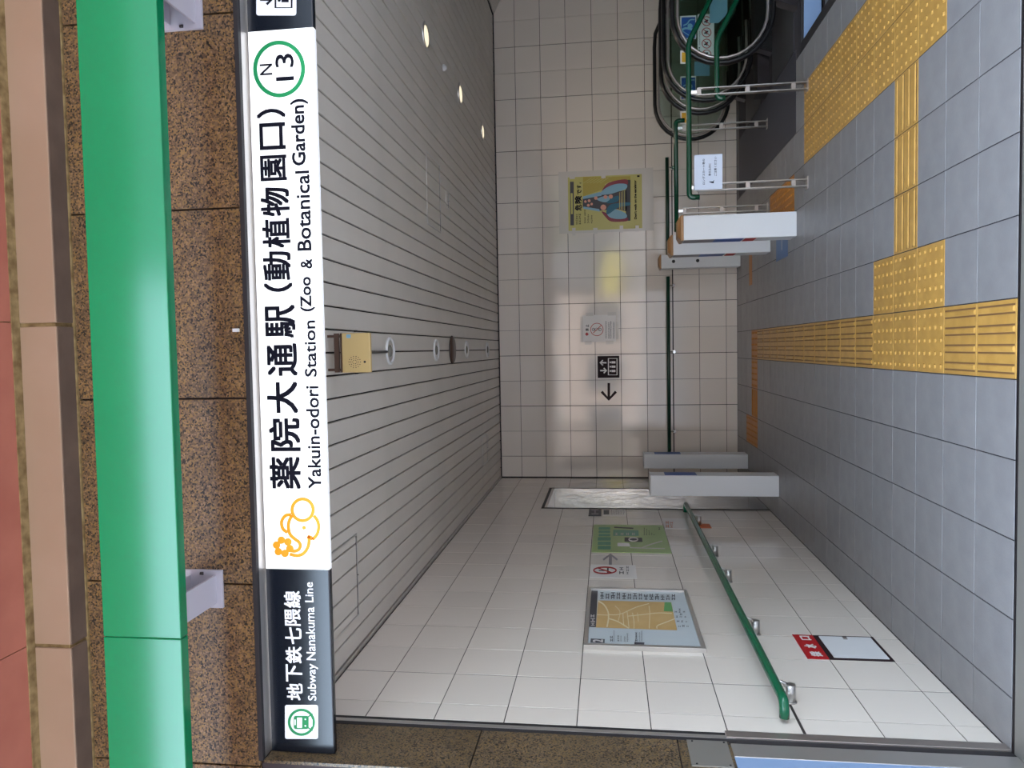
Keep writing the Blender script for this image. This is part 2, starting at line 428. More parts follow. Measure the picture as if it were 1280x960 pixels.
for a in range(-5, 12):
    x0, x1 = FX+a*FT, FX+(a+1)*FT
    for b in range(-1, 19):
        y0, y1 = FY+b*FT, FY+(b+1)*FT
        if (a, b) in tact:
            inst('tactile_tile', FTM[tact[(a, b)]], ((x0+x1)/2, (y0+y1)/2, -.008), floor); continue
        X0, X1, Y0, Y1 = max(x0, XL+.002), x1, y0, min(y1, D-.002)
        if X1 <= XL+.02 or Y1-Y0 < .02: continue
        if X0 < 2.2:
            if Y0 >= 6.15 and X0 > 1.6: continue
            if Y1 > 6.15 and X0 > 1.6: Y1 = 6.15
            if Y1 > 6.15 and X1 > 1.64+.02: X1 = 1.64
            X1 = min(X1, 2.2)
        elif Y0 >= 6.03 and Y0 < 6.13: Y0 = 6.03; Y1 = 6.15
        else: continue
        if X1-X0 < .02 or Y1-Y0 < .02: continue
        floor_piece(X0, X1, Y0, Y1)
fe = MB().box(2.2, 2.27, YE, 6.03, -.02, .002); fe.build('stair_nosing', 'blackj', floor)
MB().box(2.2, 3.6, 6.0, 6.03, -.02, .001).build('edge_strip', 'blackj', floor)
# threshold channel across the opening and pavement outside
th = MB().box(XL, 3.4, 2.925, YN-.003, -.03, -.014).box(XL, 3.4, 2.925, 2.932, -.03, 0).box(XL, 3.4, YN-.010, YN-.004, -.03, 0)
struct(th.build('trim_1', 'darks'))
pv = struct(MB().box(-7, 9, -3.2, 2.62, -.25, -.012).box(XL+.001, 3.39, 2.62, 2.925, -.25, -.012).build('floor_outside', 'fgrout'))
struct(MB().box(XL+.001, 3.39, 2.63, 2.921, -.02, -.002).build('threshold_plate', 'cover', pv))

# ------------------------------------------------------------------ structure: left wall
WT = .299; 
hz = [0.0, .123, .423, .7225, 1.021, 1.321, 1.62, 1.92, 2.215, 2.51, ZC-.01]
lw = struct(MB().box(XL-.5, XL-.0028, YE, 7.14, -.3, ZC+.2).box(XL-.5, XL-.0028, 8.15, D+.3, -.3, ZC+.2).box(XL-.5, XL-.0028, 7.14, 8.15, 2.10, ZC+.2).box(XL-.5, XL-.3, 7.14, 8.15, -.3, 2.1).build('wall_left', 'grout'))
tc_ = {}
def wtile(parent, ax, h0, h1, z0, z1):
    w, h = round(h1-h0, 3), round(z1-z0, 3); k = (ax, w, h)
    if w < .015 or h < .015: return
    if k not in tc_: tc_[k] = tile_mesh('wall_tile', w, h, .009, 'tile', .0006, ax)
    o = inst('wall_tile', tc_[k], ((XL-.009), (h0+h1)/2, (z0+z1)/2) if ax == 'X' else ((h0+h1)/2, D+.009, (z0+z1)/2), parent)
    o.rotation_euler = (random.gauss(0, .0012), random.gauss(0, .0012), random.gauss(0, .0012)) if ax == 'Y' else (0, random.gauss(0, .0007), random.gauss(0, .0007))
jy = [YE+.003]+[3.125+.3005*k for k in range(20)]; jy = [y for y in jy if y < D-.02]+[D-.012]
for i in range(len(jy)-1):
    y0, y1 = jy[i], jy[i+1]; 
    g0 = .0042 if (i % 2 == 0) else .0028; g1 = .0028 if (i % 2 == 0) else .0042
    for k in range(len(hz)-1):
        z0, z1 = hz[k]+.0022, hz[k+1]-.0022
        if k == 3: z0 += .004
        if k == 2: z1 -= .004
        a, b = y0+g0, y1-g1
        if b > 7.14 and a < 8.15 and z0 < 2.10:
            if z1 > 2.13: wtile(lw, 'X', a, b, 2.13, z1)
            if a < 7.12: wtile(lw, 'X', a, 7.125, z0, z1 if z1 < 2.12 else 2.128)
            if b > 8.17: wtile(lw, 'X', 8.165, b, z0, z1 if z1 < 2.12 else 2.128)
            continue
        wtile(lw, 'X', a, b, z0, z1)
# alcove: steel lined lift doorway
al = thing('lift_doorway', 'recessed lift doorway lined in brushed stainless steel in the left tiled wall', 'doorway', (XL-.1, 7.64, 0))
MB().box(XL-.28, XL+.004, 8.135, 8.15, 0, 2.10).box(XL-.28, XL+.004, 7.14, 7.155, 0, 2.10).build('jamb', 'jamb', al)
MB().box(XL-.28, XL+.004, 7.155, 8.135, 2.075, 2.10).build('lintel', 'alu', al)
for a, b in ((7.155, 7.643), (7.647, 8.135)): MB().box(XL-.295, XL-.27, a, b, 0, 2.075).build('door_panel', 'jamb', al)
MB().box(XL-.01, XL+.006, 7.125, 7.14, 0, 2.125).box(XL-.01, XL+.006, 8.15, 8.163, 0, 2.125).box(XL-.01, XL+.006, 7.125, 8.163, 2.10, 2.125).build('frame', 'blackj', al)
MB().box(XL-.27, XL+.002, 7.155, 8.135, -.005, .004).build('sill', 'darks', al)

# ------------------------------------------------------------------ structure: back wall
bw = struct(MB().box(XL-.5, 7.4, D+.008, D+.3, -3, ZC+.3).build('wall_back', 'grout'))
jx = [XL+.012]+[-.077+.3*k for k in range(-4, 24)]
for i in range(len(jx)-1):
    x0, x1 = jx[i], jx[i+1]; kk = i % 2
    g0, g1 = (.0015, .003) if kk == 0 else (.003, .0015)
    for k in range(len(hz)-1):
        z0, z1 = hz[k]+.0025, hz[k+1]-.0025
        if k == 3: z0 += .004
        if k == 2: z1 -= .004
        if i > 19 : continue
        wtile(bw, 'Y', x0+g0, x1-g1, z0, z1)

# ------------------------------------------------------------------ structure: ceiling
cl = struct(MB().box(XL-.5, 3.92, 2.72, D+.3, ZC+.02, ZC+.25).build('ceiling', 'cgap'))
CP = .1085
def panel(x0, x1, y0, y1, z):
    k = ('cp', round(x1-x0, 3)); 
    if k not in tc_:
        w = x1-x0; mb = MB(); L_ = y1-y0
        prof = [(-w/2, .016), (-w/2, .003), (-w/2+.003, 0), (w/2-.003, 0), (w/2, .003), (w/2, .016)]
        mb.v = [(x, s*L_/2, zz) for s in (-1, 1) for x, zz in prof]
        for q in range(5): mb.f.append((q, q+1, q+7, q+6)); mb.sm.append(False)
        me = mb.mesh('ceiling_panel', 'ceil')
        import bmesh
        bm = bmesh.new(); bm.from_mesh(me); bm.normal_update()
        for f in bm.faces:
            if f.normal.z > .1 : f.normal_flip()
        bm.to_mesh(me); bm.free(); tc_[k] = me
    inst('ceiling_panel', tc_[k], ((x0+x1)/2, (y0+y1)/2, z), cl)
k = -15
while True:
    x0 = k*CP+.004; x1 = (k+1)*CP-.004
    if x0 > 3.87: break
    if x1 > XL+.03: panel(max(x0, XL+.028), x1, 2.74, D-.01, ZC)
    k += 1
struct(MB().box(XL-.002, XL+.024, 2.98, D, ZC-.006, ZC+.02).build('trim_2', 'alu'))
struct(MB().box(XL, 3.92, D-.012, D+.009, ZC-.012, ZC+.02).build('trim_3', 'blackj'))
# ceiling beyond, falling with the escalators
sl_ = math.tan(math.radians(27))
sc_ = MB()
sc_.prism([(3.92, 2.7, ZC+.25), (3.92, 2.7, ZC), (7.4, 2.7, ZC-3.48*sl_), (7.4, 2.7, ZC+.25)], (0, D+.3-2.7, 0))
cs = struct(fixn(sc_.build('ceiling_sloped', 'cgap')))
L_ = 3.48/math.cos(math.radians(27)); 
for i in range(18):
    y0 = 2.74+i*.34
    mb = MB().obox((0, 0, 0), (L_/2, 0, 0), (0, .165, 0), (0, 0, .006))
    if i == 0: pme = mb.mesh('ceiling_panel', 'ceil')
    inst('ceiling_panel', pme, (3.92+1.74, y0+.17, ZC-1.74*sl_-.012), cs, (0, math.radians(27), 0))
# right side enclosure, lower hall (outside the frame, closes the room)
struct(MB().box(7.4, 7.6, 2.5, D+.3, -3, ZC).build('wall_right', 'slab'))
struct(MB().box(3.4, 7.4, 2.62, 3.0, -3, 4).build('wall_front_right', 'gran'))
struct(MB().box(2.0, 7.4, 2.9, D+.2, -3.1, -3).build('floor_lower', 'floor'))
struct(MB().box(XL-.5, 7.6, 2.75, 9.3, 2.97, 3.1).build('roof_slab', 'slab'))

# ------------------------------------------------------------------ facade
fw = struct(MB().box(-6.5, 7.6, YF+.02, 2.75, 2.79, 4.2).box(-6.5, XL-.5, YF+.02, 3.2, -.3, 2.79).build('wall_front', 'gjoint'))
for i in range(-9, 11):
    x0 = -.163+i*.7
    if -3.4 < x0 < 4.5:
        MB().box(x0+.003, x0+.697, YF, YF+.03, 2.803, 3.482).build('granite_slab', 'gran', fw, bevel=.002)
# left reveal in granite
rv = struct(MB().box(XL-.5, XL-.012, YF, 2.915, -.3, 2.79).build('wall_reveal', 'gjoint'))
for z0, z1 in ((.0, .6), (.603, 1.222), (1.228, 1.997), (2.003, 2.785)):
    MB().box(XL-.012, XL, YF, 2.912, z0, z1).build('granite_slab', 'gran_shade', rv)
# tile edge trim between granite and tiles
tr = MB().box(XL-.012, XL+.004, 2.934, 2.957, 1.0, 2.76)
struct(tr.build('trim_4', 'alu')); struct(MB().box(XL-.013, XL+.002, 2.912, 2.934, 1.0, 2.76).box(XL-.013, XL+.001, 2.957, YE+.002, 1.0, 2.76).build('trim_5', 'blackj'))
# soffit strips over the sign
struct(MB().box(XL, 3.4, 2.632, 2.70, 2.789, 2.80).build('trim_6', 'alu'))
struct(MB().box(XL, 3.4, 2.612, 2.632, 2.786, 2.803).build('trim_7', 'blackj'))
struct(MB().box(XL, 3.4, 2.70, 2.76, 2.775, 2.80).build('trim_8', 'slab'))
# tan moulding course
tm = struct(MB().box(-6.5, 7.6, 2.534, 2.66, 3.497, 3.64).build('wall_cornice', 'mortar'))
for i in range(-5, 6):
    x0 = .122+i*1.208
    MB().box(x0+.007, x0+1.201, 2.527, 2.63, 3.49, 3.638).build('moulding_block', 'tan', tm, bevel=.003); MB().box(x0+.008, x0+1.200, 2.531, 2.628, 3.4865, 3.4898).build('painted_shade_underside', 'tan_shade', tm)  # thin brown strip paints the shade on each block's underside
struct(MB().box(-6.5, 7.6, 2.612, 2.64, 3.481, 3.492).build('trim_9', 'mortar'))
# terracotta soffit
sf = struct(MB().box(-6.5, 7.6, 1.04, 2.7, 3.646, 4.2).box(-6.5, 7.6, 2.49, 2.53, 3.636, 3.65).build('ceiling_porch', 'mortar'))
for i in range(-5, 6):
    x0 = .132+i*1.207
    for y0, y1 in ((1.04, 1.762), (1.768, 2.49)):
        MB().box(x0+.002, x0+1.205, y0, y1, 3.64, 3.66).build('soffit_tile', 'terra', sf)
struct(MB().box(-6.5, 7.6, 1.04, 9.3, 4.2, 5.2).build('building_mass', 'tan'))

# ------------------------------------------------------------------ green fascia beam and brackets
bt = thing('fascia_beam', 'long green enamelled fascia beam carried in front of the granite lintel', 'beam', (-.1, 2.17, 2.81))
for x0, x1 in ((-5.5, -.888), (-.8865, 6.5)):
    mb = MB(); pr = [(2.15, 2.811), (2.15, 3.075), (2.26, 3.075), (2.26, 3.065), (2.158, 3.065), (2.158, 2.819), (2.19, 2.819), (2.19, 2.811)]
    mb.prism([(x0, y, z) for y, z in pr], (x1-x0, 0, 0)); fixn(mb.build('beam_panel', 'green', bt, bevel=.003))
MB().box(-5.5, 6.5, 2.182, 2.215, 2.84, 3.06).build('back_rail', 'blk', bt)
def bracket(xc, mir, label):
    b = thing('beam_bracket', label, 'bracket', (xc, YF, 2.93), 'grey brackets carrying the green beam')
    wp = MB().box(xc-.072, xc+.072, YF-.012, YF, 2.922, 3.095).build('wall_plate', 'greyp', b, bevel=.0015)
    for z in (2.945, 3.045): MB().box(xc-.053, xc+.053, 2.20, YF-.012, z, z+.008).build('flange', 'greyp', b)
    MB().box(xc-.055*mir, xc-.047*mir, 2.20, YF-.012, 2.953, 3.045).build('web', 'greyp', b)
    for sx in (-1, 1): MB().lathe((xc+sx*.06, YF-.014, 3.0), [(.0, .006), (.006, .006), (.006, -.006), (0, -.006)], 8).build('bolt', 'darks', wp)
bracket(-.88, 1, 'grey steel arm bracket between green beam and granite, at the beam joint')
bracket(1.255, -1, 'grey steel arm bracket behind the green beam, above the lift symbol of the sign')

# ------------------------------------------------------------------ station sign
SY = 2.68
sg = thing('station_sign', 'long illuminated station name sign, white between dark navy ends, under the granite lintel', 'sign', (.6, 2.73, 2.53))
def prof(x0, x1, name, m, y0=SY, y1=2.705, z0=2.53, z1=2.783, r=.005):
    mb = MB(); pts = [(y0+r*(1-math.cos(a)), z0+r*(1-math.sin(a))) for a in (math.pi/2, math.pi/4, 0)] ; pts = [(y0+r, z0), (y0+r*.3, z0+r*.3), (y0, z0+r), (y0, z1-.002), (y0+.002, z1), (y1, z1), (y1, z0)]
    mb.prism([(x0, y, z) for y, z in pts], (x1-x0, 0, 0)); return fixn(mb.build(name, m, sg))
prof(-1.532, -.8205, 'end_panel', 'signd'); prof(-.8195, 1.189, 'name_panel', 'signw'); prof(1.190, 1.9, 'end_panel', 'signd'); 
MB().box(1.9, 3.39, SY+.002, 2.705, 2.53, 2.783).build('end_panel', 'signd', sg)
MB().box(-1.534, 3.39, 2.706, 2.72, 2.545, 2.783).build('backing', 'blk', sg)
MB().box(-1.534, 3.39, SY+.01, 2.76, 2.784, 2.788).build('top_rail', 'alu', sg)
PS = PL('Y', SY, -1, (1, 0, 0))
k = MB(); BOLD = .022
zx = lambda x, y: (280+.28125*x, 480+.28125*y)
big = [('薬', 337.5, 376, 611.5, 570.5), ('院', 336.5, 375.5, 564, 522.5), ('大', 334, 372.5, 517, 477), ('通', 334, 372, 470, 429), ('駅', 331.5, 369.5, 422.5, 381),
       ('（', 330, 366, 365, 353.5), ('動', 329, 364, 350.5, 314), ('植', 328, 363, 310, 273), ('物', 326, 362, 270.5, 234), ('園', 325.5, 358.5, 226, 194), ('口', 324.5, 357, 187, 153.5), ('）', 321, 357, 147.5, 136)]
for c, x0, x1, ya, yb in big: text(k, PS, c, x0, x1, ya, yb, .0012, BOLD)
k.build('station_name_lettering', 'ink', sg); k = MB()
k2 = [('Yakuin-odori', 383.5, 404, 610, 487.5), ('Station', 382.5, 399, 480, 407), ]
# the Latin line, word by word (x0 top of capitals .. x1 lowest part)
for c, x0, x1, ya, yb in [('Yakuin-odori', 383.7, 400.3, 611, 482.5), ('Station', 380.3, 395.3, 471, 400.5), ('(Zoo', 375, 393.5, 389.5, 346), ('&', 375.8, 390.5, 336, 323.5),
                          ('Botanical', 370.5, 388.3, 313.5, 213.5), ('Garden)', 364, 386.5, 207, 123.5)]:
    text(k, PS, c, x0, x1, ya, yb, .0012, .022)
k.build('translated_name_lettering', 'ink', sg); k = MB()
text(k, PS, 'N', 325, 340.5, 94, 80, .0012, .01); text(k, PS, '13', 344.5, 367.5, 101, 67.5, .0012, .01)
ltr = k.build('station_number_lettering', 'ink', sg)
k = MB(); ring(k, PS, 349, 86.3, 30, 5.0, .001, 56, 33); k.build('station_number_ring', 'ggrn', sg)
# elephant emblem, drawn in outline
ez = lambda pts: [(320+x*.11455, 600+y*.11458) for x, y in pts]
k = MB(); w = 4.0
stroke(k, PS, [(320+.11455*(510+115*math.cos(a*math.pi/18)), 600+.11458*(325+118*math.sin(a*math.pi/18))) for a in range(36)], w, .0012, True)
stroke(k, PS, smooth(ez([(385, 378), (330, 385), (292, 425), (280, 475), (298, 535), (345, 572)])), w, .0012)
stroke(k, PS, smooth(ez([(395, 385), (362, 450), (355, 520), (372, 590), (420, 640), (465, 672), (484, 710), (470, 755), (425, 775), (385, 770)])), w, .0012)
stroke(k, PS, smooth(ez([(632, 388), (670, 440), (686, 510), (668, 590), (618, 650)])), w, .0012)
stroke(k, PS, ez([(618, 650), (598, 622), (565, 615)]), w, .0012)
stroke(k, PS, smooth(ez([(568, 612), (580, 650), (568, 730), (520, 800), (450, 825), (370, 808)])), w, .0012)
disc(k, PS, 320+.11455*525, 600+.11458*520, 2.3, .0012)
cx, cy = 320+.11455*298, 600+.11458*728
for a in range(6): disc(k, PS, cx+8.6*math.cos(math.radians(15+a*60)), cy+8.6*math.sin(math.radians(15+a*60)), 4.7, .0010+.0001*a)
ring(k, PS, cx, cy, 7.4, 4.4, .0017); k.build('elephant_emblem', 'gora', sg)
# left dark panel
k = MB()
for c, x0, x1, ya, yb in [('地', 358.5, 378.5, 875, 854), ('下', 357.5, 378, 852, 830.5), ('鉄', 357, 377.5, 829, 808), ('七', 356.5, 377, 805, 784), ('隈', 356, 376, 782, 761), ('線', 355, 376, 759.5, 738.5)]:
    text(k, PS, c, x0, x1, ya, yb, .0012, .02)
for c, x0, x1, ya, yb in [('Subway', 384.5, 398.2, 875.5, 829.5), ('Nanakuma', 382.5, 394, 825, 758.7), ('Line', 381.2, 391.7, 752.5, 727.5)]: text(k, PS, c, x0, x1, ya, yb, .0012, .012)
k.build('line_lettering', 'inkw', sg)
k = MB(); rrect(k, PS, 356.3, 397.7, 881, 923.5, 2.5, .001); spl = k.build('symbol_plate', 'inkw', sg); k = MB(); rrect(k, PS, 320.5, 370.5, -30, 19.5, 3, .001); spr = k.build('symbol_plate', 'inkw', sg)
k = MB(); ring(k, PS, 377, 902.5, 15.4, 3.2, .0018); rrect(k, PS, 367.5, 386, 894.5, 911, 2.5, .0018)
stroke(k, PS, [(382, 898), (391, 892)], 1.5, .0019); stroke(k, PS, [(382, 907), (391, 913)], 1.5, .0019); k.build('metro_symbol', 'ggrn', spl)
k = MB(); rrect(k, PS, 371.5, 378, 896.5, 909.5, .8, .0024); rrect(k, PS, 368.3, 370, 899, 906, .5, .0024)
disc(k, PS, 382, 898.8, 1.1, .0024); disc(k, PS, 382, 907, 1.1, .0024); rrect(k, PS, 388, 391, 898.5, 908, 1.2, .0024); k.build('metro_symbol_detail', 'inkw', spl)
# lift symbol on right panel
def lift_symbol(mb, P, cx, cy, s, off):   # cx,cy picture centre; s = size
    f = lambda x, y: (cx+x*s, cy+y*s)
    q = [(-.02, -.42), (.42, -.42), (.42, .42), (-.02, .42)]
    stroke(mb, P, [f(*p) for p in q], .055*s, off, True)
    for y in (-.22, 0, .22):
        disc(mb, P, *f(.08, y), .045*s, off, 10); rectpx(mb, P, f(.14, 0)[0], f(.34, 0)[0], f(0, y-.055)[1], f(0, y+.055)[1], off)
    for y, d in ((-.2, -1), (.2, 1)):
        a, b = (-.12, -.44) if d == -1 else (-.44, -.12)
        stroke(mb, P, [f(a, y), f(b, y)], .07*s, off); t = f(b, y); g = .14*s*(1 if b > a else -1)
        stroke(mb, P, [(t[0]-g, t[1]-.13*s), t, (t[0]-g, t[1]+.13*s)], .07*s, off)
k = MB(); lift_symbol(k, PS, 345.5, -9.5, 46, .0018); k.build('lift_symbol', 'ink', spr)

# ------------------------------------------------------------------ ceiling fittings
sp = thing('announcement_speaker', 'beige boxed announcement speaker hanging behind the station sign near the entrance', 'speaker', (0, 3.35, ZC))
MB().box(-.093, .088, 3.30, 3.325, 2.549, 2.683).build('housing', 'beige', sp, bevel=.004)
for b0, b1, zz0, zz1 in ((3.318, 3.33, 2.703, 2.726), (3.31, 3.33, 2.684, 2.694)): MB().box(-.092, .088, b0, b1, zz0, zz1).build('mounting_bar', 'brown', sp)
for hx in (-.08, .075): MB().box(hx-.006, hx+.006, 3.331, 3.341, 2.60, ZC).build('hanger', 'brown', sp)
PB = PL('Y', 3.30, -1, (1, 0, 0)); k = MB(); X0, Y0 = 443.5, 452.5
for n_, r in ((6, 2.5), (10, 4.8), (14, 7.2)):
    for a in range(n_): disc(k, PB, X0+r*math.cos(2*math.pi*a/n_), Y0+r*math.sin(2*math.pi*a/n_), .62, .0006, 8)
disc(k, PB, 456, 452.3, 1.5, .0006, 12); k.build('speaker_holes', 'blk', sp)
k = MB(); rectpx(k, PB, 433, 438.5, 418, 422.5, .0006); k.build('label_sticker', 'lblue', sp)
for s in (-1, 1): MB().tube([(s*.092, 3.315, 2.62), (s*.1, 3.315, 2.62)], .008, 8).build('side_knob', 'blk', sp)
cab = MB().tube([(-.001, 3.328, 2.62), (-.001, 3.40, 2.70), (-.001, 3.5, 2.752), (-.001, 4.24, 2.754)], .008, 8).build('speaker_cable', 'black')
tag(cab, 'black cable along the ceiling from beige speaker to the first downlight', 'cable')
def downlight(x, y, r, on, label, grp):
    d = thing('downlight', label, 'ceiling light', (x, y, ZC), grp)
    MB().lathe((x, y, ZC), [(r, .001), (r, -.006), (r*.93, -.011), (r*.80, -.009), (r*.76, .001)], 32).build('trim_ring', 'whitem' if not on else 'alu', d)
    MB().lathe((x, y, ZC), [(r*.76, -.004), (r*.5, -.001), (.0005, .0)], 32).build('reflector', 'alu' if not on else 'alu', d)
    w_ = 1.7 if on else 1
    MB().lathe((x, y, ZC), [(.001, -.012), (r*.25*w_, -.011), (r*.4*w_, -.008), (r*.44*w_, -.003)], 20).build('lamp', 'lampon' if on else 'bulb', d)
    if on:
        l = bpy.data.lights.new('downlight_lamp', 'SPOT'); l.energy = 16; l.color = (1, .84, .66); l.spot_size = 2.4; l.spot_blend = .8; l.shadow_soft_size = .06
        lo = bpy.data.objects.new('downlight_lamp', l); COL.objects.link(lo); lo.location = (0, 0, -.03); lo.parent = d
g1 = 'unlit downlights in the centre row'
downlight(.004, 4.33, .083, 0, 'unlit round downlight nearest the beige speaker', None)
downlight(.005, 5.54, .083, 0, 'unlit round downlight just in front of the brown round ceiling disc', None)
downlight(.004, 6.77, .083, 0, 'unlit round downlight just behind the brown round ceiling disc', None)
downlight(.003, 7.97, .083, 0, 'unlit round downlight nearest the back wall, end of centre row', None)
sd = thing('ceiling_disc', 'flat brown round disc on the ceiling between two unlit downlights', 'ceiling disc', (.006, 6.13, ZC))
MB().lathe((.006, 6.13, ZC), [(.112, .0), (.112, -.008), (.104, -.014), (.0005, -.016)], 36).build('disc', 'brown', sd)
MB().lathe((.006, 6.13, ZC), [(.118, .0), (.118, -.004), (.112, -.005)], 36).build('rim', 'blackj', sd)
downlight(2.288, 5.435, .10, 1, 'lit downlight nearest the entrance in right-hand row near the escalators', None)
downlight(2.294, 6.72, .10, 1, 'lit downlight midway along the right-hand row above the escalators', None)
downlight(2.303, 7.93, .09, 1, 'lit downlight of the right-hand row closest to the back wall', None)
sk = thing('smoke_detector', 'tiny pale sprinkler-like detector on ceiling between two lit downlights', 'detector', (2.273, 6.02, ZC))
MB().lathe((2.273, 6.02, ZC), [(.028, 0), (.028, -.012), (.012, -.03), (.0005, -.034)], 16).build('base', 'whitem', sk)
def hatch(x0, x1, y0, y1, label):
    h = thing('ceiling_hatch', label, 'hatch', ((x0+x1)/2, (y0+y1)/2, ZC)); w = .009; z0 = ZC-.004; z1 = ZC+.001
    for a in ((x0, x1, y0, y0+w), (x0, x1, y1-w, y1), (x0, x0+w, y0+w, y1-w), (x1-w, x1, y0+w, y1-w)): MB().box(*a, z0, z1).build('frame_bar', 'alu', h)
    for ga, gb in ((y0+w, y0+w+.004), (y1-w-.004, y1-w)): MB().box(x0+w, x1-w, ga, gb, ZC-.001, z1).build('gap', 'blackj', h)
    MB().lathe(((x0+x1)/2, y1-.006, z0), [(.004, 0), (.004, -.002), (.0005, -.003)], 8).build('screw', 'blk', h)
hatch(-1.35, -.925, 3.2, 3.655, 'square ceiling hatch beside left wall behind the navy end of the sign')
hatch(.92, 1.45, 5.36, 5.80, 'ceiling hatch frame in the middle of the right-hand ceiling')
hatch(-1.19, -.89, 7.53, 7.86, 'small ceiling hatch far back above the lift doorway')
hatch(1.16, 1.30, 6.02, 6.12, 'tiny ceiling hatch beside the larger right-hand ceiling hatch')

# ------------------------------------------------------------------ handrails on walls
def bend(p0, c, p1, r, n=5):   # rounded corner points
    p0, c, p1 = Vector(p0), Vector(c), Vector(p1); a = c+(p0-c).normalized()*r; b = c+(p1-c).normalized()*r
    return [tuple(a*(1-t)**2+2*c*t*(1-t)+b*t*t) for t in [i/n for i in range(n+1)]]
hl = thing('wall_handrail', 'green tubular handrail on chrome brackets along the left tiled wall', 'handrail', (XL+.05, 4.8, .72))
xr = XL+.09; zr = .782
MB().tube([(XL+.02, 3.09, zr)]+bend((XL+.02, 3.09, zr), (xr, 3.09, zr), (xr, 4, zr), .045)+bend((xr, 4, zr), (xr, 6.98, zr), (XL+.01, 6.98, zr), .045)+[(XL+.01, 6.98, zr)], .0205, 16).build('rail', 'green2', hl)
for bx, by in ((978, 877), (940, 793), (906, 727), (890.5, 695), (874, 656)):
    y = un(bx, by, 'X', XL)[1]
    m = MB().tube([(XL+.004, y, .715), (xr-.012, y, .715)], .021, 16); m.tube([(XL, y, .715), (XL+.006, y, .715)], .026, 16)
    m.tube([(xr-.03, y, .728), (xr-.008, y, .74), (xr, y, .765)], .008, 8); m.build('bracket', 'galv', hl)
def backrail(x0, x1, label, bl, open_end):
    h = thing('wall_handrail', label, 'handrail', ((x0+x1)/2, D-.05, .72)); y = D-.09; z = .782
    MB().tube([(x0, y, z), (x1, y, z)], .0205, 14).build('rail', 'greend', h)
    for x in bl:
        MB().tube([(x, D-.002, .718), (x, y+.012, .718)], .018, 12).tube([(x, y+.02, .725), (x, y, .765)], .008, 8).build('bracket', 'chrome', h)
backrail(-1.30, .80, 'dark green handrail on the back wall below the lift sign', (-.06, -.98, .7), 0)
backrail(.99, 2.14, 'dark green handrail on the back wall below the yellow poster', (1.13, 2.03), 0)

# ------------------------------------------------------------------ flood barrier guide, cover plate
fg = thing('flood_barrier_guide', 'stainless steel upright flood-barrier guide channel at the left side of the entrance', 'guide rail', (XL, 2.85, 0))
m = MB().box(XL, XL+.010, 2.935, 2.985, 0, 1.035); m.build('rear_flange', 'steel2', fg, bevel=.002)
MB().box(XL-.01, XL+.001, 2.893, 2.935, 0, 1.03).build('groove', 'blackj', fg)
MB().box(XL, XL+.007, 2.800, 2.893, 0, 1.026).build('front_flange', 'alu', fg, bevel=.002)
MB().box(XL-.012, XL+.004, 2.60, 2.800, 0, 1.026).build('sky_reflection_facing', 'bluerefl', fg)  # pale blue stands in for sky mirrored in the steel
cp = thing('cover_plate', 'flat grey steel cover plate on granite above the entrance guide channel', 'cover plate', (XL, 2.82, 1.03))
cpp = MB().box(XL-.004, XL+.004, 2.728, 2.912, 1.037, 1.190).build('plate', 'cover', cp, bevel=.0015)
for y, z in ((2.90, 1.17), (2.74, 1.17), (2.90, 1.05), (2.74, 1.05)): MB().tube([(XL+.003, y, z), (XL+.006, y, z)], .004, 8).build('screw', 'blk', cpp)

pn = thing('cable_clip', 'tiny white clip on the granite lintel above the station sign', 'clip', (.09, YF, 2.83))
MB().box(.083, .095, YF-.012, YF, 2.824, 2.846).build('clip', 'white', pn)
# ------------------------------------------------------------------ prints on the left wall
PLW = PL('X', XL, 1, (0, 1, 0))
def slabpx(P, pts, t, name, m, parent):    # thin board on a wall plane through picture points
    q = pxpoly(P, pts, t); mb = MB(); mb.prism(q, -P.n*(t-.0)); return fixn(mb.build(name, m, parent))
def box_on(P, a0, a1, z0, z1, t, name, m, parent, t0=0.0, **kw):
    if P.ax == 'X': mb = MB().box(P.v0+t0, P.v0+t, a0, a1, z0, z1)
    else: mb = MB().box(a0, a1, P.v0-t, P.v0-t0, z0, z1)
    return mb.build(name, m, parent, **kw)
mp = thing('area_map', 'framed orange street map of the area with the number 2, on left tiled wall', 'map board', (XL, 4.22, 1.0))
y0, y1, z0, z1 = 3.765, 4.695, 1.005, 1.617
for nm, a in (('frame_bar', (y0, y0+.028, z0, z1)), ('frame_bar', (y1-.028, y1, z0, z1)), ('frame_bar', (y0+.028, y1-.028, z0, z0+.022)), ('frame_bar', (y0+.028, y1-.028, z1-.022, z1))):
    box_on(PLW, *a, .024, nm, 'alu', mp, bevel=.002)
box_on(PLW, y0+.02, y1-.02, z0+.015, z1-.015, .012, 'map_sheet', 'mapc', mp)
MO = .013
mz = lambda x, y: (725+x*.125, 730+y*.125)
def zpoly(mb, P, f, pts, off): mb.poly(pxpoly(P, [f(*p) for p in pts], off))
k = MB(); zpoly(k, PLW, mz, [(180, 185), (912, 203), (972, 487), (160, 458)], MO); k.build('street_map', 'mapo', mp)
k = MB(); zpoly(k, PLW, mz, [(846, 203), (910, 205), (930, 300), (838, 296)], MO+.0006); k.build('park_area', 'mapg', mp)
k = MB()
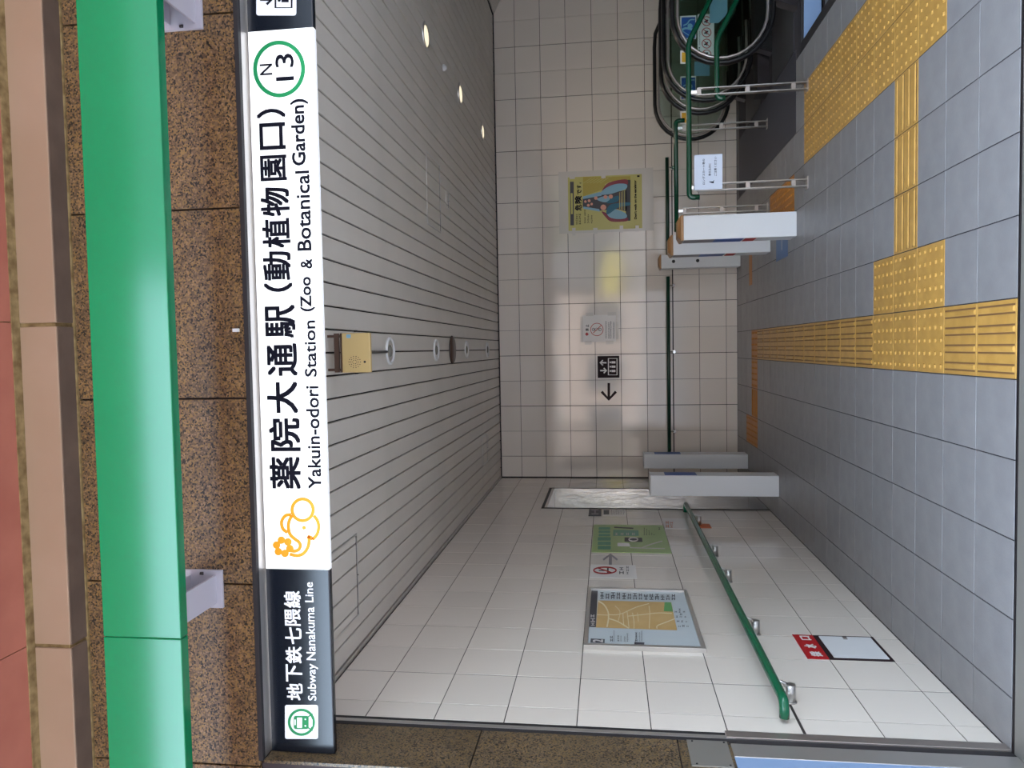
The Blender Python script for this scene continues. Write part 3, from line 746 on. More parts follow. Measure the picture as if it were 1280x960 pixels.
for pts, w in (([(180, 190), (240, 230), (280, 300), (285, 370), (270, 455)], 1.7), ([(285, 368), (380, 400), (490, 468)], 1.4), ([(285, 330), (400, 325), (560, 255), (690, 218)], 1), ([(690, 240), (698, 320), (692, 470)], .9),
               ([(470, 290), (480, 370), (490, 460)], .9), ([(525, 310), (540, 400), (540, 470)], .9), ([(430, 310), (435, 410), (445, 440)], .9), ([(475, 345), (620, 330), (780, 312), (920, 318)], 1), ([(770, 470), (775, 440), (850, 410), (950, 370)], 1.1),
               ([(575, 310), (585, 400)], .7), ([(350, 240), (400, 300), (380, 400)], .7), ([(170, 330), (280, 335)], .8)):
    stroke(k, PLW, [mz(*p) for p in smooth(pts, 4)], w, MO+.0005)
k.build('streets', 'mapr', mp)
k = MB(); zpoly(k, PLW, mz, [(112, 85), (178, 88), (160, 455), (90, 452)], MO); zpoly(k, PLW, mz, [(108, 568), (248, 575), (246, 615), (104, 610)], MO)
zpoly(k, PLW, mz, [(545, 605), (645, 608), (642, 632), (543, 628)], MO)
for i, (x0, x1, ya, yb) in enumerate([(300, 330, 600, 540), (335, 345, 600, 490), (372, 392, 600, 540), (405, 415, 600, 545), (440, 455, 600, 550), (468, 482, 600, 510), (550, 575, 600, 500), (590, 600, 600, 510), (612, 622, 600, 490)]):
    greek(k, PLW, 725+x0*.125, 725+x1*.125, 730+ya*.125, 730+yb*.125, MO+.0005, i)
for i in range(14): greek(k, PLW, 725+(200+i*55)*.125, 725+(240+i*55)*.125, 730+(140+i)*.125, 730+(105+i)*.125, MO+.0005, 20+i); greek(k, PLW, 725+(200+i*55)*.125, 725+(240+i*55)*.125, 730+(170+i)*.125, 730+(146+i)*.125, MO+.0005, 60+i)
for i in range(4): greek(k, PLW, 725+(945+i*12)*.125, 725+(970+i*12)*.125, 730+(310+i*48)*.125, 730+(285+i*48)*.125, MO+.0005, 40+i); greek(k, PLW, 725+(985+i*12)*.125, 725+(1010+i*12)*.125, 730+(310+i*48)*.125, 730+(275+i*48)*.125, MO+.0005, 90+i); greek(k, PLW, 725+(1030+i*12)*.125, 725+(1050+i*12)*.125, 730+(310+i*48)*.125, 730+(285+i*48)*.125, MO+.0005, 70+i)
k.build('dark_print', 'dgrey', mp)
k = MB(); text(k, PLW, '2', *( (725+128*.125), (725+230*.125), (730+609*.125), (730+580*.125)), MO+.001, .02)
greek(k, PLW, 725+106*.125, 725+150*.125, 730+440*.125, 730+300*.125, MO+.0008, 3); k.build('white_print', 'sticker', mp)
MB().box(XL+.0, XL+.014, y0+.03, y1-.03, z0+.02, z1-.02)
# green station-closure style poster
gp = thing('green_poster', 'green notice poster with teal heading on left wall beyond the framed map', 'poster', (XL, 6.03, 1.0))
box_on(PLW, 5.595, 6.475, 1.022, 1.613, .004, 'sheet', 'pgrn', gp)
gz = lambda x, y: (725+x*.109375, 630+y*.109375); k = MB(); q = .0046
for i in range(3): zpoly(k, PLW, gz, [(205+0*i, 385+i*50), (352, 385+i*50), (352, 425+i*50), (203, 425+i*50)], q)
for i in range(3): zpoly(k, PLW, gz, [(215, 270+i*38), (345, 270+i*38), (345, 300+i*38), (213, 300+i*38)], q)
zpoly(k, PLW, gz, [(380, 300), (668, 306), (672, 370), (378, 370)], q); k.build('teal_print', 'pteal', gp)
k = MB()
for i in range(3): greek(k, PLW, *(725+228*.109, 725+338*.109), 630+(424+i*50)*.109375, 630+(386+i*50)*.109375, q+.0006, i)
for i in range(4): greek(k, PLW, 725+(400+i*65)*.109, 725+(435+i*65)*.109, 630+362*.109375, 630+318*.109375, q+.0006, 9+i)
zpoly(k, PLW, gz, [(430, 450), (560, 455), (575, 492), (430, 488)], q); stroke(k, PLW, [gz(570, 505), gz(700, 510), gz(800, 470), gz(940, 430)], 1.2, q); stroke(k, PLW, [gz(700, 510), gz(970, 516)], 1.0, q)
ring(k, PLW, *gz(610, 412), 5.5, 1.5, q+.001, 24, 2.2); k.build('white_print', 'sticker', gp)
k = MB(); zpoly(k, PLW, gz, [(510, 388), (710, 392), (715, 440), (508, 436)], q+.0002); stroke(k, PLW, [gz(390, 272), gz(610, 284)], 1.6, q)
for i in range(5): greek(k, PLW, 725+(730+i*28)*.109, 725+(745+i*28)*.109, 630+362*.109375, 630+(270+i*20)*.109375, q, 30+i)
greek(k, PLW, 725+895*.109, 725+925*.109, 630+300*.109, 630+255*.109, q, 5); k.build('dark_print', 'dgrey', gp)
# grey arrow decal
ar = thing('arrow_decal', 'grey arrow decal pointing to the lift, on left wall beside green poster', 'arrow', (XL, 5.4, 1.4))
k = MB(); stroke(k, PLW, [gz(348, 705), gz(348, 590)], 3.8, .0012); stroke(k, PLW, [gz(265, 640), gz(348, 578), gz(428, 640)], 2.4, .0014); k.build('arrow', 'gryp', ar)
ns = thing('no_smoking_sign', 'pale no-smoking sticker with red ring, between the map and green poster', 'sign', (XL, 5.1, 1.3))
box_on(PLW, 4.96, 5.27, 1.30, 1.612, .002, 'sheet', 'sticker', ns)
k = MB(); ring(k, PLW, *gz(285, 762), 14, 1.7, .0026, 36, 4.0); stroke(k, PLW, [gz(205, 735), gz(365, 790)], 1.6, .0026); k.build('red_ring', 'redi', ns)
k = MB(); stroke(k, PLW, [gz(318, 735), gz(318, 790)], 2.2, .0024); stroke(k, PLW, [gz(215, 765), gz(300, 765)], 1.2, .0024)
greek(k, PLW, 725+450*.109, 725+505*.109, 630+805*.109375, 630+730*.109375, .0026, 4); greek(k, PLW, 725+530*.109, 725+560*.109, 630+805*.109375, 630+725*.109375, .0026, 5)
k.build('dark_print', 'dgrey', ns)
s1 = thing('dark_notice', 'small dark grey plate high beside the stainless lift doorway', 'notice', (XL, 6.95, 1.55))
box_on(PLW, 6.81, 7.085, 1.552, 1.668, .006, 'plate', 'dgrey', s1); k = MB(); greek(k, PLW, 738.5, 749, 644, 638, .0068, 3); k.build('grey_print', 'gryp', s1)
s2 = thing('white_notice', 'white text notice under the dark plate beside the lift doorway', 'notice', (XL, 6.95, 1.33))
box_on(PLW, 6.82, 7.09, 1.325, 1.54, .003, 'sheet', 'sticker', s2); k = MB(); rectpx(k, PLW, 754.5, 761.5, 643.5, 638, .0036)
for i in range(6): greek(k, PLW, 763.5+i*3, 765.5+i*3, 643.5, 637.5, .0036, i)
k.build('dark_print', 'dgrey', s2)
s3 = thing('faded_notice', 'faded beige paper notice with reddish print near the far end of handrail', 'notice', (XL, 6.55, .82))
box_on(PLW, 6.36, 6.75, .815, 1.013, .003, 'sheet', 'sticker', s3); k = MB(); greek(k, PLW, 832, 836, 660, 649, .0036, 2); greek(k, PLW, 838, 841, 660, 651, .0036, 8); k.build('red_print', 'orange', s3)
s4 = thing('orange_tag', 'small orange paper tag hanging below the far end of left handrail', 'tag', (XL, 6.46, .63))
box_on(PLW, 6.40, 6.54, .625, .72, .006, 'tag_sheet', 'orange', s4); box_on(PLW, 6.41, 6.5, .72, .76, .004, 'string', 'gold', s4)
# red plate and hydrant hatch
rp = thing('red_plate', 'red plate with three white characters above the white wall hatch', 'sign', (XL, 3.9, .42))
box_on(PLW, 3.737, 4.045, .424, .527, .004, 'plate', 'red', rp, bevel=.001)
k = MB(); rz = lambda x, y: (985+x*.10547, 780+y*.10547)
for c, x0, x1, ya, yb in [('採', 265, 400, 395, 335), ('水', 195, 330, 297, 245), ('口', 150, 265, 200, 150)]:
    a, b = rz(x0, ya), rz(x1, yb); text(k, PLW, c, a[0], b[0], a[1], b[1], .0046, .02)
k.build('lettering', 'sticker', rp)
hh = thing('wall_hatch', 'white square wall hatch in a dark frame low on the left wall', 'hatch', (XL, 3.9, .12))
box_on(PLW, 3.737, 4.045, .122, .422, .003, 'frame', 'brnp', hh); hd = box_on(PLW, 3.756, 4.026, .140, .398, .007, 'door_panel', 'white', hh, t0=.003, bevel=.001)
box_on(PLW, 3.985, 4.013, .265, .285, .012, 'latch', 'chrome', hd, t0=.006)

# ------------------------------------------------------------------ prints on the back wall
PBW = PL('Y', D, -1, (1, 0, 0))
yp = thing('safety_poster', 'yellow escalator safety poster taped to the back wall', 'poster', (1.7, D, 1.05))
tpz = [(700-4, 216), (813, 213), (815, 292), (697, 293)]
q = [PBW.p(x, y, .0025) for x, y in ((697, 213), (822, 210), (822, 290), (697, 293))]
xs = [p.x for p in q]; zs = [p.z for p in q]
MB().box(min(xs)+.02, max(xs)-.02, D-.0025, D-.0005, min(zs)+.05, max(zs)-.02).build('clear_backing', 'tape', yp)
MB().box(1.372, 1.99, D-.005, D-.0025, 1.062, 1.912).build('sheet', 'pyel', yp)
pz = lambda x, y: (700+x*.104167, 200+y*.104167); o1 = .0056
k = MB(); zpoly(k, PBW, pz, [(275, 205), (620, 205), (622, 250), (540, 290), (530, 350), (275, 440)], o1); zpoly(k, PBW, pz, [(620, 200), (845, 195), (845, 250), (620, 265)], o1); k.build('ochre_print', 'pyel2', yp)
k = MB(); zpoly(k, PBW, pz, [(120, 262), (165, 262), (168, 785), (125, 785)], o1+.0004); zpoly(k, PBW, pz, [(790, 240), (845, 238), (845, 730), (790, 730)], o1+.0004)
zpoly(k, PBW, pz, [(272, 460), (560, 400), (700, 380), (800, 360), (800, 620), (690, 590), (470, 610), (272, 570)], o1+.0004)
k.build('dark_print', 'dgrey', yp)
k = MB()
for y in (310, 0): pass
zpoly(k, PBW, pz, smooth([(500, 380), (560, 290), (660, 250), (800, 235), (800, 300), (640, 300), (560, 350)], 4, True), o1+.0008)
zpoly(k, PBW, pz, smooth([(500, 620), (550, 690), (620, 740), (800, 735), (800, 690), (640, 690), (560, 640)], 4, True), o1+.0008)
k.build('maroon_print', 'maroon', yp)
k = MB()
zpoly(k, PBW, pz, smooth([(470, 410), (560, 330), (680, 288), (795, 292), (795, 345), (700, 380), (600, 410), (500, 420)], 4, True), o1+.0012)
zpoly(k, PBW, pz, smooth([(560, 630), (620, 592), (700, 600), (790, 645), (795, 695), (700, 710), (600, 690)], 4, True), o1+.0012)
zpoly(k, PBW, pz, [(275, 440), (480, 385), (500, 430), (275, 470)], o1+.0012); zpoly(k, PBW, pz, [(280, 560), (470, 590), (480, 620), (280, 585)], o1+.0012)
zpoly(k, PBW, pz, smooth([(440, 470), (560, 430), (600, 470), (540, 510)], 4, True), o1+.0012)
k.build('light_blue_print', 'lblue', yp)
k = MB(); zpoly(k, PBW, pz, smooth([(560, 600), (600, 540), (680, 520), (830, 510), (830, 545), (700, 570), (600, 640), (560, 650)], 4, True), o1+.0016)
zpoly(k, PBW, pz, smooth([(560, 520), (620, 460), (700, 430), (690, 500)], 4, True), o1+.0016); k.build('teal_print', 'teal', yp)
k = MB()
for x, y, r in ((520, 570, 3.6), (610, 440, 2.6), (430, 458, 2.2), (545, 445, 2.4), (350, 490, 1.8), (305, 500, 1.6), (380, 530, 1.6), (340, 545, 1.8)): disc(k, PBW, *pz(x, y), r, o1+.0020, 12)
k.build('skin_print', 'skin', yp)
k = MB()
for i in range(4): stroke(k, PBW, [pz(715+i*20, 390-i*8), pz(715+i*20, 590+i*6)], .7, o1+.0022)
for i in range(6): stroke(k, PBW, [pz(280+i*40, 280), pz(380+i*40, 215)], .5, o1+.0006)
zpoly(k, PBW, pz, [(130, 400), (152, 400), (155, 650), (133, 650)], o1+.001); k.build('yellow_lines', 'pyel', yp)
k = MB()
for c, x0, x1, ya, yb in [('危', 178, 260, 610, 535), ('険', 178, 260, 525, 430), ('で', 205, 258, 415, 355), ('す', 200, 255, 345, 300), ('。', 235, 255, 285, 270)]:
    a, b = pz(x0, ya), pz(x1, yb); text(k, PBW, c, a[0], b[0], a[1], b[1], o1+.0008, .035)
a, b = pz(888, 712), pz(918, 242); text(k, PBW, "Don't walk on the escalator", a[0], b[0], a[1], b[1], o1+.0008, .05)
for x0, x1, ya, yb, sd_ in ((190, 215, 775, 640, 1), (225, 250, 775, 640, 2), (290, 310, 670, 600, 3), (290, 310, 760, 690, 6), (330, 350, 760, 650, 4), (370, 390, 760, 650, 5)):
    a, b = pz(x0, ya), pz(x1, yb); greek(k, PBW, a[0], b[0], a[1], b[1], o1+.0008, sd_)
zpoly(k, PBW, pz, [(925, 185), (955, 185), (955, 205), (925, 205)], o1); k.build('lettering', 'ink', yp)
for x, z, w, h in ((1.36, 1.85, .09, .04), (1.36, 1.6, .07, .05), (1.37, 1.3, .08, .04), (1.37, 1.12, .07, .04), (2.0, 1.86, .06, .06), (1.99, 1.5, .06, .05)):
    MB().box(x-w/2, x+w/2, D-.0062, D-.0055, z-h/2, z+h/2).build('tape_strip', 'tape', yp)
ys = thing('prohibition_sticker', 'white paper with a red crossed-out ring taped up beside the lift sign', 'sign', (.22, D, 1.36))
MB().box(.07, .385, D-.003, D-.0005, 1.375, 1.765).build('sheet', 'sticker', ys)
nz = lambda x, y: (720+x*.0625, 380+y*.0625); k = MB(); ring(k, PBW, *nz(418, 510), 7.8, .75, .004, 40); stroke(k, PBW, [nz(345, 580), nz(505, 425)], .8, .004)
zpoly(k, PBW, nz, [(180, 603), (218, 565), (256, 603), (218, 640)], .004); k.build('red_print', 'redi', ys)
k = MB(); ring(k, PBW, *nz(350, 510), 1.7, .6, .0036, 16); ring(k, PBW, *nz(480, 510), 1.7, .6, .0036, 16); stroke(k, PBW, [nz(350, 510), nz(410, 480), nz(480, 510), nz(415, 530), nz(350, 510)], .5, .0036)
for c, x0, x1, ya, yb in [('禁', 190, 255, 540, 487), ('止', 190, 255, 460, 412)]:
    a, b = nz(x0, ya), nz(x1, yb); text(k, PBW, c, a[0], b[0], a[1], b[1], .0036, .03)
for i, x in enumerate((585, 640, 680, 740)):
    a, b = nz(x, 690), nz(x+30, 350); greek(k, PBW, a[0], b[0], a[1], b[1], .0036, 11+i)
k.build('dark_print', 'dgrey', ys)
for x, z, w, h in ((.22, 1.775, .3, .03), (.06, 1.7, .04, .08), (.06, 1.45, .04, .09), (.395, 1.68, .04, .09), (.395, 1.42, .04, .1), (.2, 1.362, .2, .03)):
    MB().box(x-w/2, x+w/2, D-.0036, D-.003, z-h/2, z+h/2).build('tape_strip', 'tape', ys)
ls = thing('lift_sign', 'dark brown square lift pictogram sign on the back wall', 'sign', (-.22, D, 1.34))
MB().box(-.352, -.096, D-.006, D-.0, 1.342, 1.594).build('plate', 'brnp', ls, bevel=.002)
k = MB(); lift_symbol(k, PBW, 761, 458.3, 24.5, .0068); k.build('pictogram', 'sticker', ls)
ad = thing('arrow_decal', 'dark arrow on the back wall pointing left under the lift pictogram sign', 'arrow', (-.51, D, 1.37))
k = MB(); stroke(k, PBW, [(761, 478.7), (761, 499)], 3.2, .0012); stroke(k, PBW, [(752, 489.5), (761, 499.3), (770, 489.5)], 3.4, .0014); k.build('arrow', 'brnp', ad)

# ------------------------------------------------------------------ white posts
def post(x0, x1, y0, dy, h, label, face=None, cap=.045, spots=None):
    t = thing('white_post', label, 'post', ((x0+x1)/2, y0+dy/2, 0), 'white posts with wooden caps')
    MB().box(x0, x1, y0, y0+dy, 0, h).build('body', 'white', t, bevel=.003)
    m = MB(); e = .004
    b = [(x0-e, y0-e, h), (x1+e, y0-e, h), (x1+e, y0+dy+e, h), (x0-e, y0+dy+e, h)]; c2 = [(p[0], p[1], h+cap*.45) for p in b]
    r_ = .03; c3 = [(x0+r_, y0+r_, h+cap), (x1-r_, y0+r_, h+cap), (x1-r_, y0+dy-r_, h+cap), (x0+r_, y0+dy-r_, h+cap)]
    for A, B in ((b, c2), (c2, c3)):
        for i in range(4): j = (i+1) % 4; m.poly([A[i], A[j], B[j], B[i]])
    m.poly(c3); m.poly(b[::-1]); m.build('cap', 'wood' if cap > .02 else 'whitem', t)
    if face:
        s, items = face; xf = x0 if s < 0 else x1
        for nm, mm, z0, z1, a0, a1 in items: MB().box(min(xf, xf+s*.0015), max(xf, xf+s*.0015), y0+dy*a0, y0+dy*a1, z0, z1).build(nm, mm, t)
    if spots:
        for z in spots: MB().tube([((x0+x1)/2, y0-.002, z), ((x0+x1)/2, y0+.001, z)], .019, 14).build('lock', 'blk', t)
    return t
pr_ = [('blue_print', 'blue', .40, .62, .08, .92), ('print_sheet', 'gryp', .62, .86, .08, .92), ('red_print', 'redi', .30, .385, .1, .9)]
post(.845, 1.037, 6.13, .20, .865, 'white boxed post nearest the camera, right of the yellow paving strip', (-1, pr_))
post(.842, 1.021, 7.08, .20, .865, 'white boxed post in the middle of the three right-hand posts', (-1, pr_))
post(.88, 1.03, 8.62, .16, .865, 'white boxed post with two dark locks, set against the back wall', None, .03, (.73, .465))
pl_ = [('blue_print', 'blue', .70, .98, .1, .9)]
post(-1.331, -1.148, 6.746, .20, 1.105, 'white post in front of the stainless lift doorway, nearer of the left pair', (1, pl_), .012)
post(-1.321, -1.166, 8.21, .20, 1.09, 'white post at the back left corner by the lift doorway, farther of the left pair', (1, pl_), .012)
bf = tag(MB().box(.725, .966, 6.42, 6.84, .0005, .002).build('floor_sticker', 'bluef'), 'blue sticker on the floor beside the nearest right-hand white post', 'floor sticker')
bl = thing
MB().box(.8, .95, 6.62, 6.635, .002, .0026).build('white_line', 'sticker', bf)
st = MB().box(.62, .95, 7.95, 8.10, .0005, .003).build('tactile_strip', 'org'); tag(st, 'short orange tactile strip on the floor by the back white post', 'floor strip')

# ------------------------------------------------------------------ escalators
XCN = 2.60; RN = .385; ZN = .555; XT = 3.35; AN = math.tan(math.radians(30))
def rail_path(y, r, closed=True):
    top = [(5.2, y, ZN+r-(5.2-XT)*AN), (XT+.15, y, ZN+r-.15*AN*.9), (XT, y, ZN+r-.01), (XT-.15, y, ZN+r)]
    a = [(XCN-r*math.sin(math.radians(t)), y, ZN+r*math.cos(math.radians(t))) for t in range(0, 181, 12)]
    return top+a+[(XCN+.12, y, ZN-r), (XCN+.3, y, ZN-r+.005)]
def escalator(ya, yb, label, lw_):
    e = thing('escalator', label, 'escalator', (2.9, (ya+yb)/2, 0), 'escalators going down to the right')
    for y, dk in ((ya, -1), (yb, 1)):
        MB().tube(rail_path(y, RN), .034, 10, True, .02).build('handrail', 'black', e)
        MB().tube(rail_path(y, RN-.04), .02, 8, True, .012).build('rail_channel', 'steel2', e)
        pts = [(p[0], y-.005, p[2]) for p in rail_path(y, RN-.055)]
        m = MB(); base = [(XCN+.35, y-.005, .13), (XT, y-.005, .13), (5.2, y-.005, .13-(5.2-XT)*AN)]
        m.prism(pts+base, (0, .010, 0)); fixn(m.build('glass_panel', 'glass', e))
        m = MB(); pr2 = [(XCN-.02, 0, -.02), (XCN+.05, 0, .17), (XT, 0, .19), (5.6, 0, .19-(5.6-XT)*AN), (5.6, 0, -.4-(5.6-XT)*AN), (XT, 0, -.4)]
        m.prism([(x, y-.05, z) for x, _, z in pr2], (0, .10, 0)); fixn(m.build('side_deck', 'darks', e))
        m = MB(); m.prism([(x, y-dk*.055, z-.03) for x, _, z in pr2], (0, -dk*.006, 0)); fixn(m.build('skirt', 'blk', e))
    w0, w1 = ya+.07, yb-.07
    m = MB().box(2.285, XT-.25, w0, w1, -.3, .004)
    m.build('comb_plate', 'rib', e)
    for i in range(7):
        x = XT-.25+i*.4; z = 0 if i < 1 else -(i-.5)*.4*AN
        m = MB().box(x, x+.4, w0, w1, z-.4, z)
        for j in range(12): yy = w0+(j+.5)*(w1-w0)/12; m.box(x+.01, x+.39, yy-.006, yy+.006, z, z+.008)
        m.build('step', 'rib', e)
        MB().box(x, x+.02, w0, w1, z+.0005, z+.009).build('step_edge', 'gold', e)
    return e
e1 = escalator(7.42, 8.32, 'rear escalator with black handrails, running beside the back wall', 0)
e2 = escalator(6.15, 7.05, 'front escalator with black handrails, nearer the stairs', 0)
# landing plates: ribbed steel
lp = thing('landing_plate', 'ribbed dark steel floor plate in front of both escalators', 'floor plate', (1.96, 7.4, 0))
MB().box(1.645, 2.28, 6.15, 8.69, -.02, -.002).build('plate', 'rib', lp)
m = MB()
for i in range(120):
    y = 6.16+i*.021
    m.box(1.65, 2.275, y, y+.009, -.002, .003)
rb = m.build('ribs', 'rib', lp); rb['kind'] = 'stuff'
struct(MB().box(2.29, 3.3, 7.13, 7.34, -.02, .10).build('deck_between', 'darks', floor))
MB().box(1.643, 3.6, 8.70, D, -.02, -.001).build('edge_plate', 'darks', floor)
# stickers on the escalator glass
def stickers(Y, dy, tagn, root):
    P = PL('Y', Y, -1, (1, 0, 0)); f = lambda x, y: (810+x*.09375, y*.09375+dy)
    o = thing('escalator_notice', tagn[0], 'notice', tuple(P.p(*f(540, 360), 0)))
    k = MB(); zpoly(k, P, f, [(430, 215), (640, 208), (640, 520), (430, 525)], .001); zpoly(k, P, f, [(430, 675), (530, 675), (530, 850), (430, 850)], .001); k.build('sheet', 'sticker', o)
    k = MB(); zpoly(k, P, f, [(445, 235), (630, 230), (630, 510), (445, 515)], .002); k.build('blue_print', 'blue', o)
    k = MB(); zpoly(k, P, f, [(450, 700), (520, 700), (520, 830), (450, 830)], .002); k.build('yellow_print', 'gold', o)
    k = MB(); stroke(k, P, smooth([f(620, 265), f(560, 270), f(520, 320), f(470, 345)]), 1.6, .003); stroke(k, P, smooth([f(450, 410), f(500, 380), f(600, 400)]), 2.6, .003)
    stroke(k, P, [f(460, 420), f(570, 490)], 1, .003); disc(k, P, *f(560, 350), 3.2, .003, 12); k.build('hand_pictogram', 'lblue', o)
    return o
stickers(7.04, 0, ('blue and yellow caution stickers on the front escalator glass',), None)
stickers(7.385, 75.5, ('blue and yellow caution stickers low on the rear escalator glass',), None)
P = PL('Y', 7.03, -1, (1, 0, 0)); f = lambda x, y: (810+x*.09375, y*.09375)
rn = thing('prohibition_board', 'white notice strip with red crossed-out rings behind the front escalator', 'notice', tuple(P.p(*f(780, 480))))
k = MB(); zpoly(k, P, f, [(660, 190), (880, 190), (880, 780), (660, 720)], .001); k.build('sheet', 'sticker', rn)
k = MB()
for y in (285, 435, 585, 730): ring(k, P, *f(780, y), 5.6, 1.0, .002, 28); stroke(k, P, [f(735, y-45), f(825, y+45)], .9, .002)
k.build('red_rings', 'redi', rn)
k = MB()
for y in (285, 435, 585, 720): stroke(k, P, [f(750, y+15), f(800, y-15)], 1.8, .0016); stroke(k, P, [f(770, y-25), f(785, y+25)], 1.2, .0016)
for y in (640, 675): disc(k, P, *f(685, y), .9, .0016, 8)
greek(k, P, 810+680*.09375, 810+695*.09375, 600*.09375, 420*.09375, .0016, 3); k.build('dark_print', 'ink', rn)
for Y, dx, dyy, lab in ((6.99, 0, 0, 'pale blue sheet beside the red-ring notice on the front escalator'), (7.40, 0, 66, 'pale blue sheet low on the rear escalator glass')):
    P = PL('Y', Y, -1, (1, 0, 0)); o = thing('pale_sheet', lab, 'sheet', tuple(P.p(898, 10+dyy)))
    k = MB(); k.poly(pxpoly(P, [(887, -12+dyy), (909, -12+dyy), (909, 18+dyy), (898, 29+dyy), (887, 29+dyy)] if not dyy else [(868, 77), (887, 77), (887, 95), (868, 95)], .001)); k.build('sheet', 'skyb', o)

# ------------------------------------------------------------------ stair handrails with posts
def zat(x, y, Y): return un(x, y, 'Y', Y)
sh = thing('stair_handrail', 'double green handrail on steel posts at the top of the stairs', 'handrail', (1.7, 5.82, 0))
YH = 5.82; zu, zl = zat(861, 150, YH)[2], zat(896, 90, YH)[2]
xu0, xu1 = zat(861, 247, YH)[0], zat(861, 54, YH)[0]
MB().tube([(xu0, YH, zu-.075)]+bend((xu0, YH, zu-.075), (xu0, YH, zu), (xu0+.3, YH, zu), .035)+bend((xu0+.3, YH, zu), (xu1, YH, zu), (xu1+1.2, YH, zu-1.2*.52), .05)+[(xu1+1.2, YH, zu-1.2*.52)], .0205, 14).build('upper_rail', 'rgreen', sh)
xl0, xl1 = zat(896, 123, YH)[0], zat(896, 50, YH)[0]
MB().tube([(xl0, YH, zl-.06)]+bend((xl0, YH, zl-.06), (xl0, YH, zl), (xl0+.3, YH, zl), .035)+bend((xl0+.2, YH, zl), (xl1, YH, zl), (xl1+1.2, YH, zl-1.2*.52), .05)+[(xl1+1.2, YH, zl-1.2*.52)], .0205, 14).build('lower_rail', 'rgreen', sh)
def railpost(x, Y, z, par, z0=0):
    m = MB().box(x-.028, x-.020, Y-.02, Y+.02, z0, z-.06).box(x+.020, x+.028, Y-.02, Y+.02, z0, z-.06); m.build('post', 'steel', par)
    for zz in (z-.075, z0+.1, (z+z0)/2): MB().box(x-.02, x+.02, Y-.014, Y+.014, zz-.015, zz+.015).build('spacer', 'steel2', par)
    MB().box(x-.012, x+.012, Y-.01, Y+.01, z-.065, z-.015).build('rail_holder', 'chrome', par)
    MB().box(x-.045, x+.045, Y-.03, Y+.03, z0, z0+.006).build('base_plate', 'steel2', par)
railpost(zat(930, 232, YH)[0], YH, zu, sh); railpost(zat(930, 112, YH)[0], YH, zu, sh)
YM = 7.20; zm = zat(845, 200, YM)[2]
mh = thing('middle_handrail', 'dark green handrail on slim steel posts between the two escalators', 'handrail', (1.6, YM, 0))
xm0, xm1 = zat(845, 290, YM)[0], zat(845, 151, YM)[0]
MB().tube([(xm0, YM, zm)]+bend((xm0, YM, zm), (xm1, YM, zm), (xm1, YM, zm-.08), .035)+[(xm1, YM, zm-.08)], .0205, 12).build('rail', 'rgreen', mh)
railpost(zat(900, 158, YM)[0], YM, zm, mh); railpost(zat(900, 262, YM)[0], YM, zm, mh)
PN = PL('Y', YH-.03, -1, (1, 0, 0))
nn = thing('handrail_notice', 'white printed notice hung on the steel post of stair handrail', 'notice', tuple(PN.p(886, 215)))
q = [PN.p(x, y) for x, y in ((868, 194), (903, 194), (903, 236), (868, 236))]
MB().box(min(p.x for p in q), max(p.x for p in q), YH-.03, YH-.028, min(p.z for p in q), max(p.z for p in q)).build('sheet', 'paper', nn)
k = MB(); pz3 = lambda x, y: (860+x*.0573, 185+y*.0573)
for c, x0, x1, ya, yb in [('ロングスカート等の', 315, 370, 800, 240), ('巻き込みに', 445, 500, 610, 335), ('ご注意ください', 570, 625, 610, 190)]:
    a, b = pz3(x0, ya), pz3(x1, yb); text(k, PN, c, a[0], b[0], a[1], b[1], .001, .01)
k.poly(pxpoly(PN, [pz3(*p) for p in ((450, 735), (500, 760), (560, 770), (570, 690), (545, 730))], .001)); k.build('lettering', 'ink', nn)

# ------------------------------------------------------------------ stairwell
sw = thing('staircase', 'stairs going down to the right beyond the dotted yellow paving', 'stairs', (3.2, 4.5, -.2))
for i in range(12): MB().box(2.275+i*.3, 2.27+(i+1)*.3+.02, 3.03, 5.99, -.17*(i+1)-.2, -.17*(i+1)).build('step', 'floor', sw)
MB().box(2.27, 6.6, 6.0, 6.028, -3, -.16).build('side_wall', 'darks', sw)
MB().box(2.30, 6.6, 5.994, 6.0, -.145, -.02).build('side_panel', 'bluerefl', sw)  # sky mirrored in the polished panel, painted pale blue

# ------------------------------------------------------------------ street behind the camera (seen only as reflections)
rd = struct(MB().box(-40, 40, -13, -3.2, -.4, -.15).build('road', 'asphalt'))
struct(MB().box(-40, 40, -18, -13, -.3, -.02).build('pavement_far', 'pave'))
pvm = tile_mesh('paving_slab', .594, .594, .012, 'pave')
for i in range(-11, 15):
    for j in range(9): inst('paving_slab', pvm, (.3+i*.6, 2.31-j*.6, -.012), pv)
struct(MB().box(-40, -7, -3.2, 2.62, -.25, -.012).box(9, 40, -3.2, 2.62, -.25, -.012).build('pavement_near', 'pave'))
def house(x0, x1, y, h, m, label, nx, nz_):
    b = thing('building', label, 'building', ((x0+x1)/2, y-4, 0))
    MB().box(x0, x1, y-8, y, -.1, h).build('walls', m, b)
    for i in range(nx):
        for j in range(nz_):
            cx = x0+(i+.5)*(x1-x0)/nx; cz = 1.6+j*3.1
            if cz+1 < h: wn = MB().box(cx-.9, cx+.9, y, y+.03, cz-.8, cz+.8).build('window', 'wing', b); MB().box(cx-1.0, cx+1.0, y, y+.06, cz-.92, cz-.8).build('sill', 'whitem', wn)
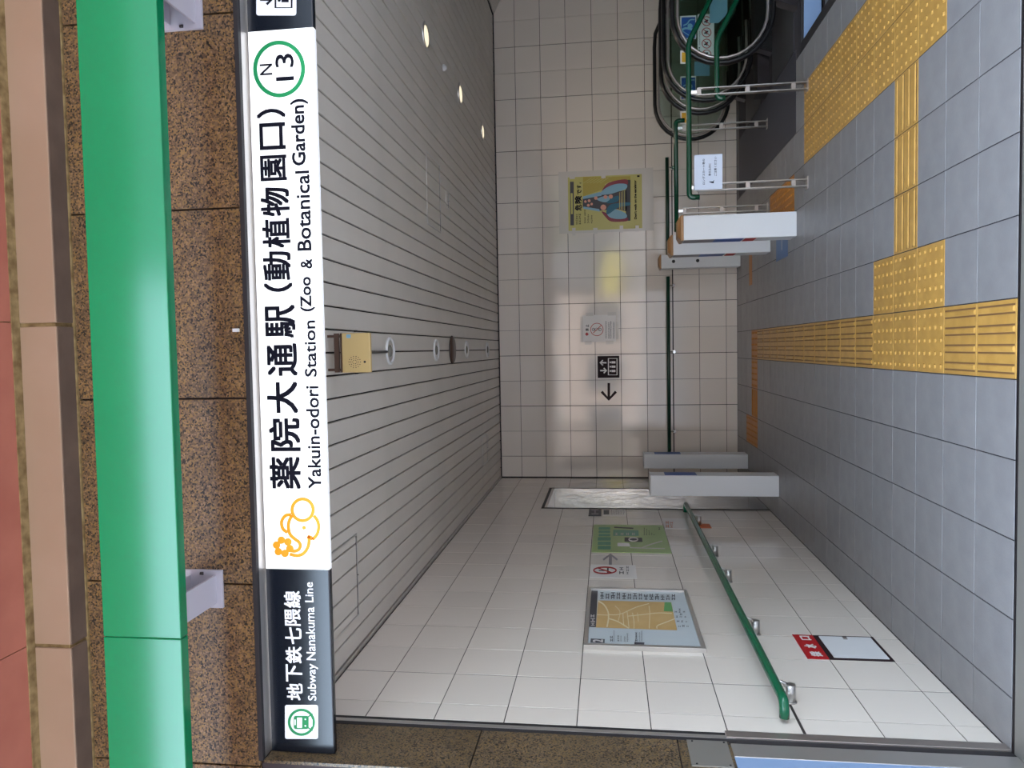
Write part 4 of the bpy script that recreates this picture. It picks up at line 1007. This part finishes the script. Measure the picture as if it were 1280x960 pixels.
house(-34, -15, -18, 5.5, 'bwall3', 'low grey building across the street to the left', 5, 1)
house(-14.5, -5.2, -18, 7.0, 'bwall2', 'white building across the street', 3, 2)
house(-5, 2.6, -18, 9.5, 'bwall', 'pink beige building opposite the entrance', 3, 3)
house(3, 16, -18, 19, 'bwall3', 'tall grey building across the street to the right', 4, 5)
house(16.5, 34, -18, 20, 'bwall3', 'tall grey building at the far right of the street', 5, 6)
gd = thing('guard_rail', 'white road guard rail along the pavement edge behind the camera', 'railing', (0, -3.4, 0))
for z in (.35, .6, .8): MB().tube([(-9, -3.4, z), (9, -3.4, z)], .03, 8).build('rail', 'white', gd)
for i in range(10): MB().tube([(-9+i*2, -3.4, -.15), (-9+i*2, -3.4, .82)], .04, 8).build('post', 'white', gd)
sb = thing('yellow_signboard', 'yellow signboard across the street', 'signboard', (2.9, -12.5, 0))
MB().box(2.2, 3.8, -12.6, -12.5, .95, 1.6).build('board', 'sgny', sb); MB().box(2.9, 3.1, -12.7, -12.6, -.1, 1.2).build('post', 'darks', sb)
def tree(x, y, h, label):
    t = thing('street_tree', label, 'tree', (x, y, 0)); rnd = random.Random(int(x*10))
    MB().tube([(x, y, -.1), (x+.05, y, h*.5), (x, y, h*.7)], .12, 8).build('trunk', 'bark', t)
    m = MB()
    for i in range(500):
        a, b, r = rnd.uniform(0, 6.28), rnd.uniform(-1, 1), rnd.random()**.4*1.5
        c = Vector((x+r*math.cos(a)*math.sqrt(1-b*b), y+r*math.sin(a)*math.sqrt(1-b*b), h*.8+r*b*1.1))
        u = Vector((rnd.gauss(0, 1), rnd.gauss(0, 1), rnd.gauss(0, 1))).normalized()*.14; v = u.orthogonal().normalized()*.1
        m.poly([c-u-v, c+u-v, c+u+v, c-u+v])
    f = m.build('crown', 'leaf', t); f['kind'] = 'stuff'
tree(-4.6, -13.6, 4.2, 'street tree across the road to the left'); tree(5.6, -13.6, 4.6, 'street tree across the road to the right')
for o in list(bpy.data.objects):
    if '_w' in o.keys(): del o['_w']
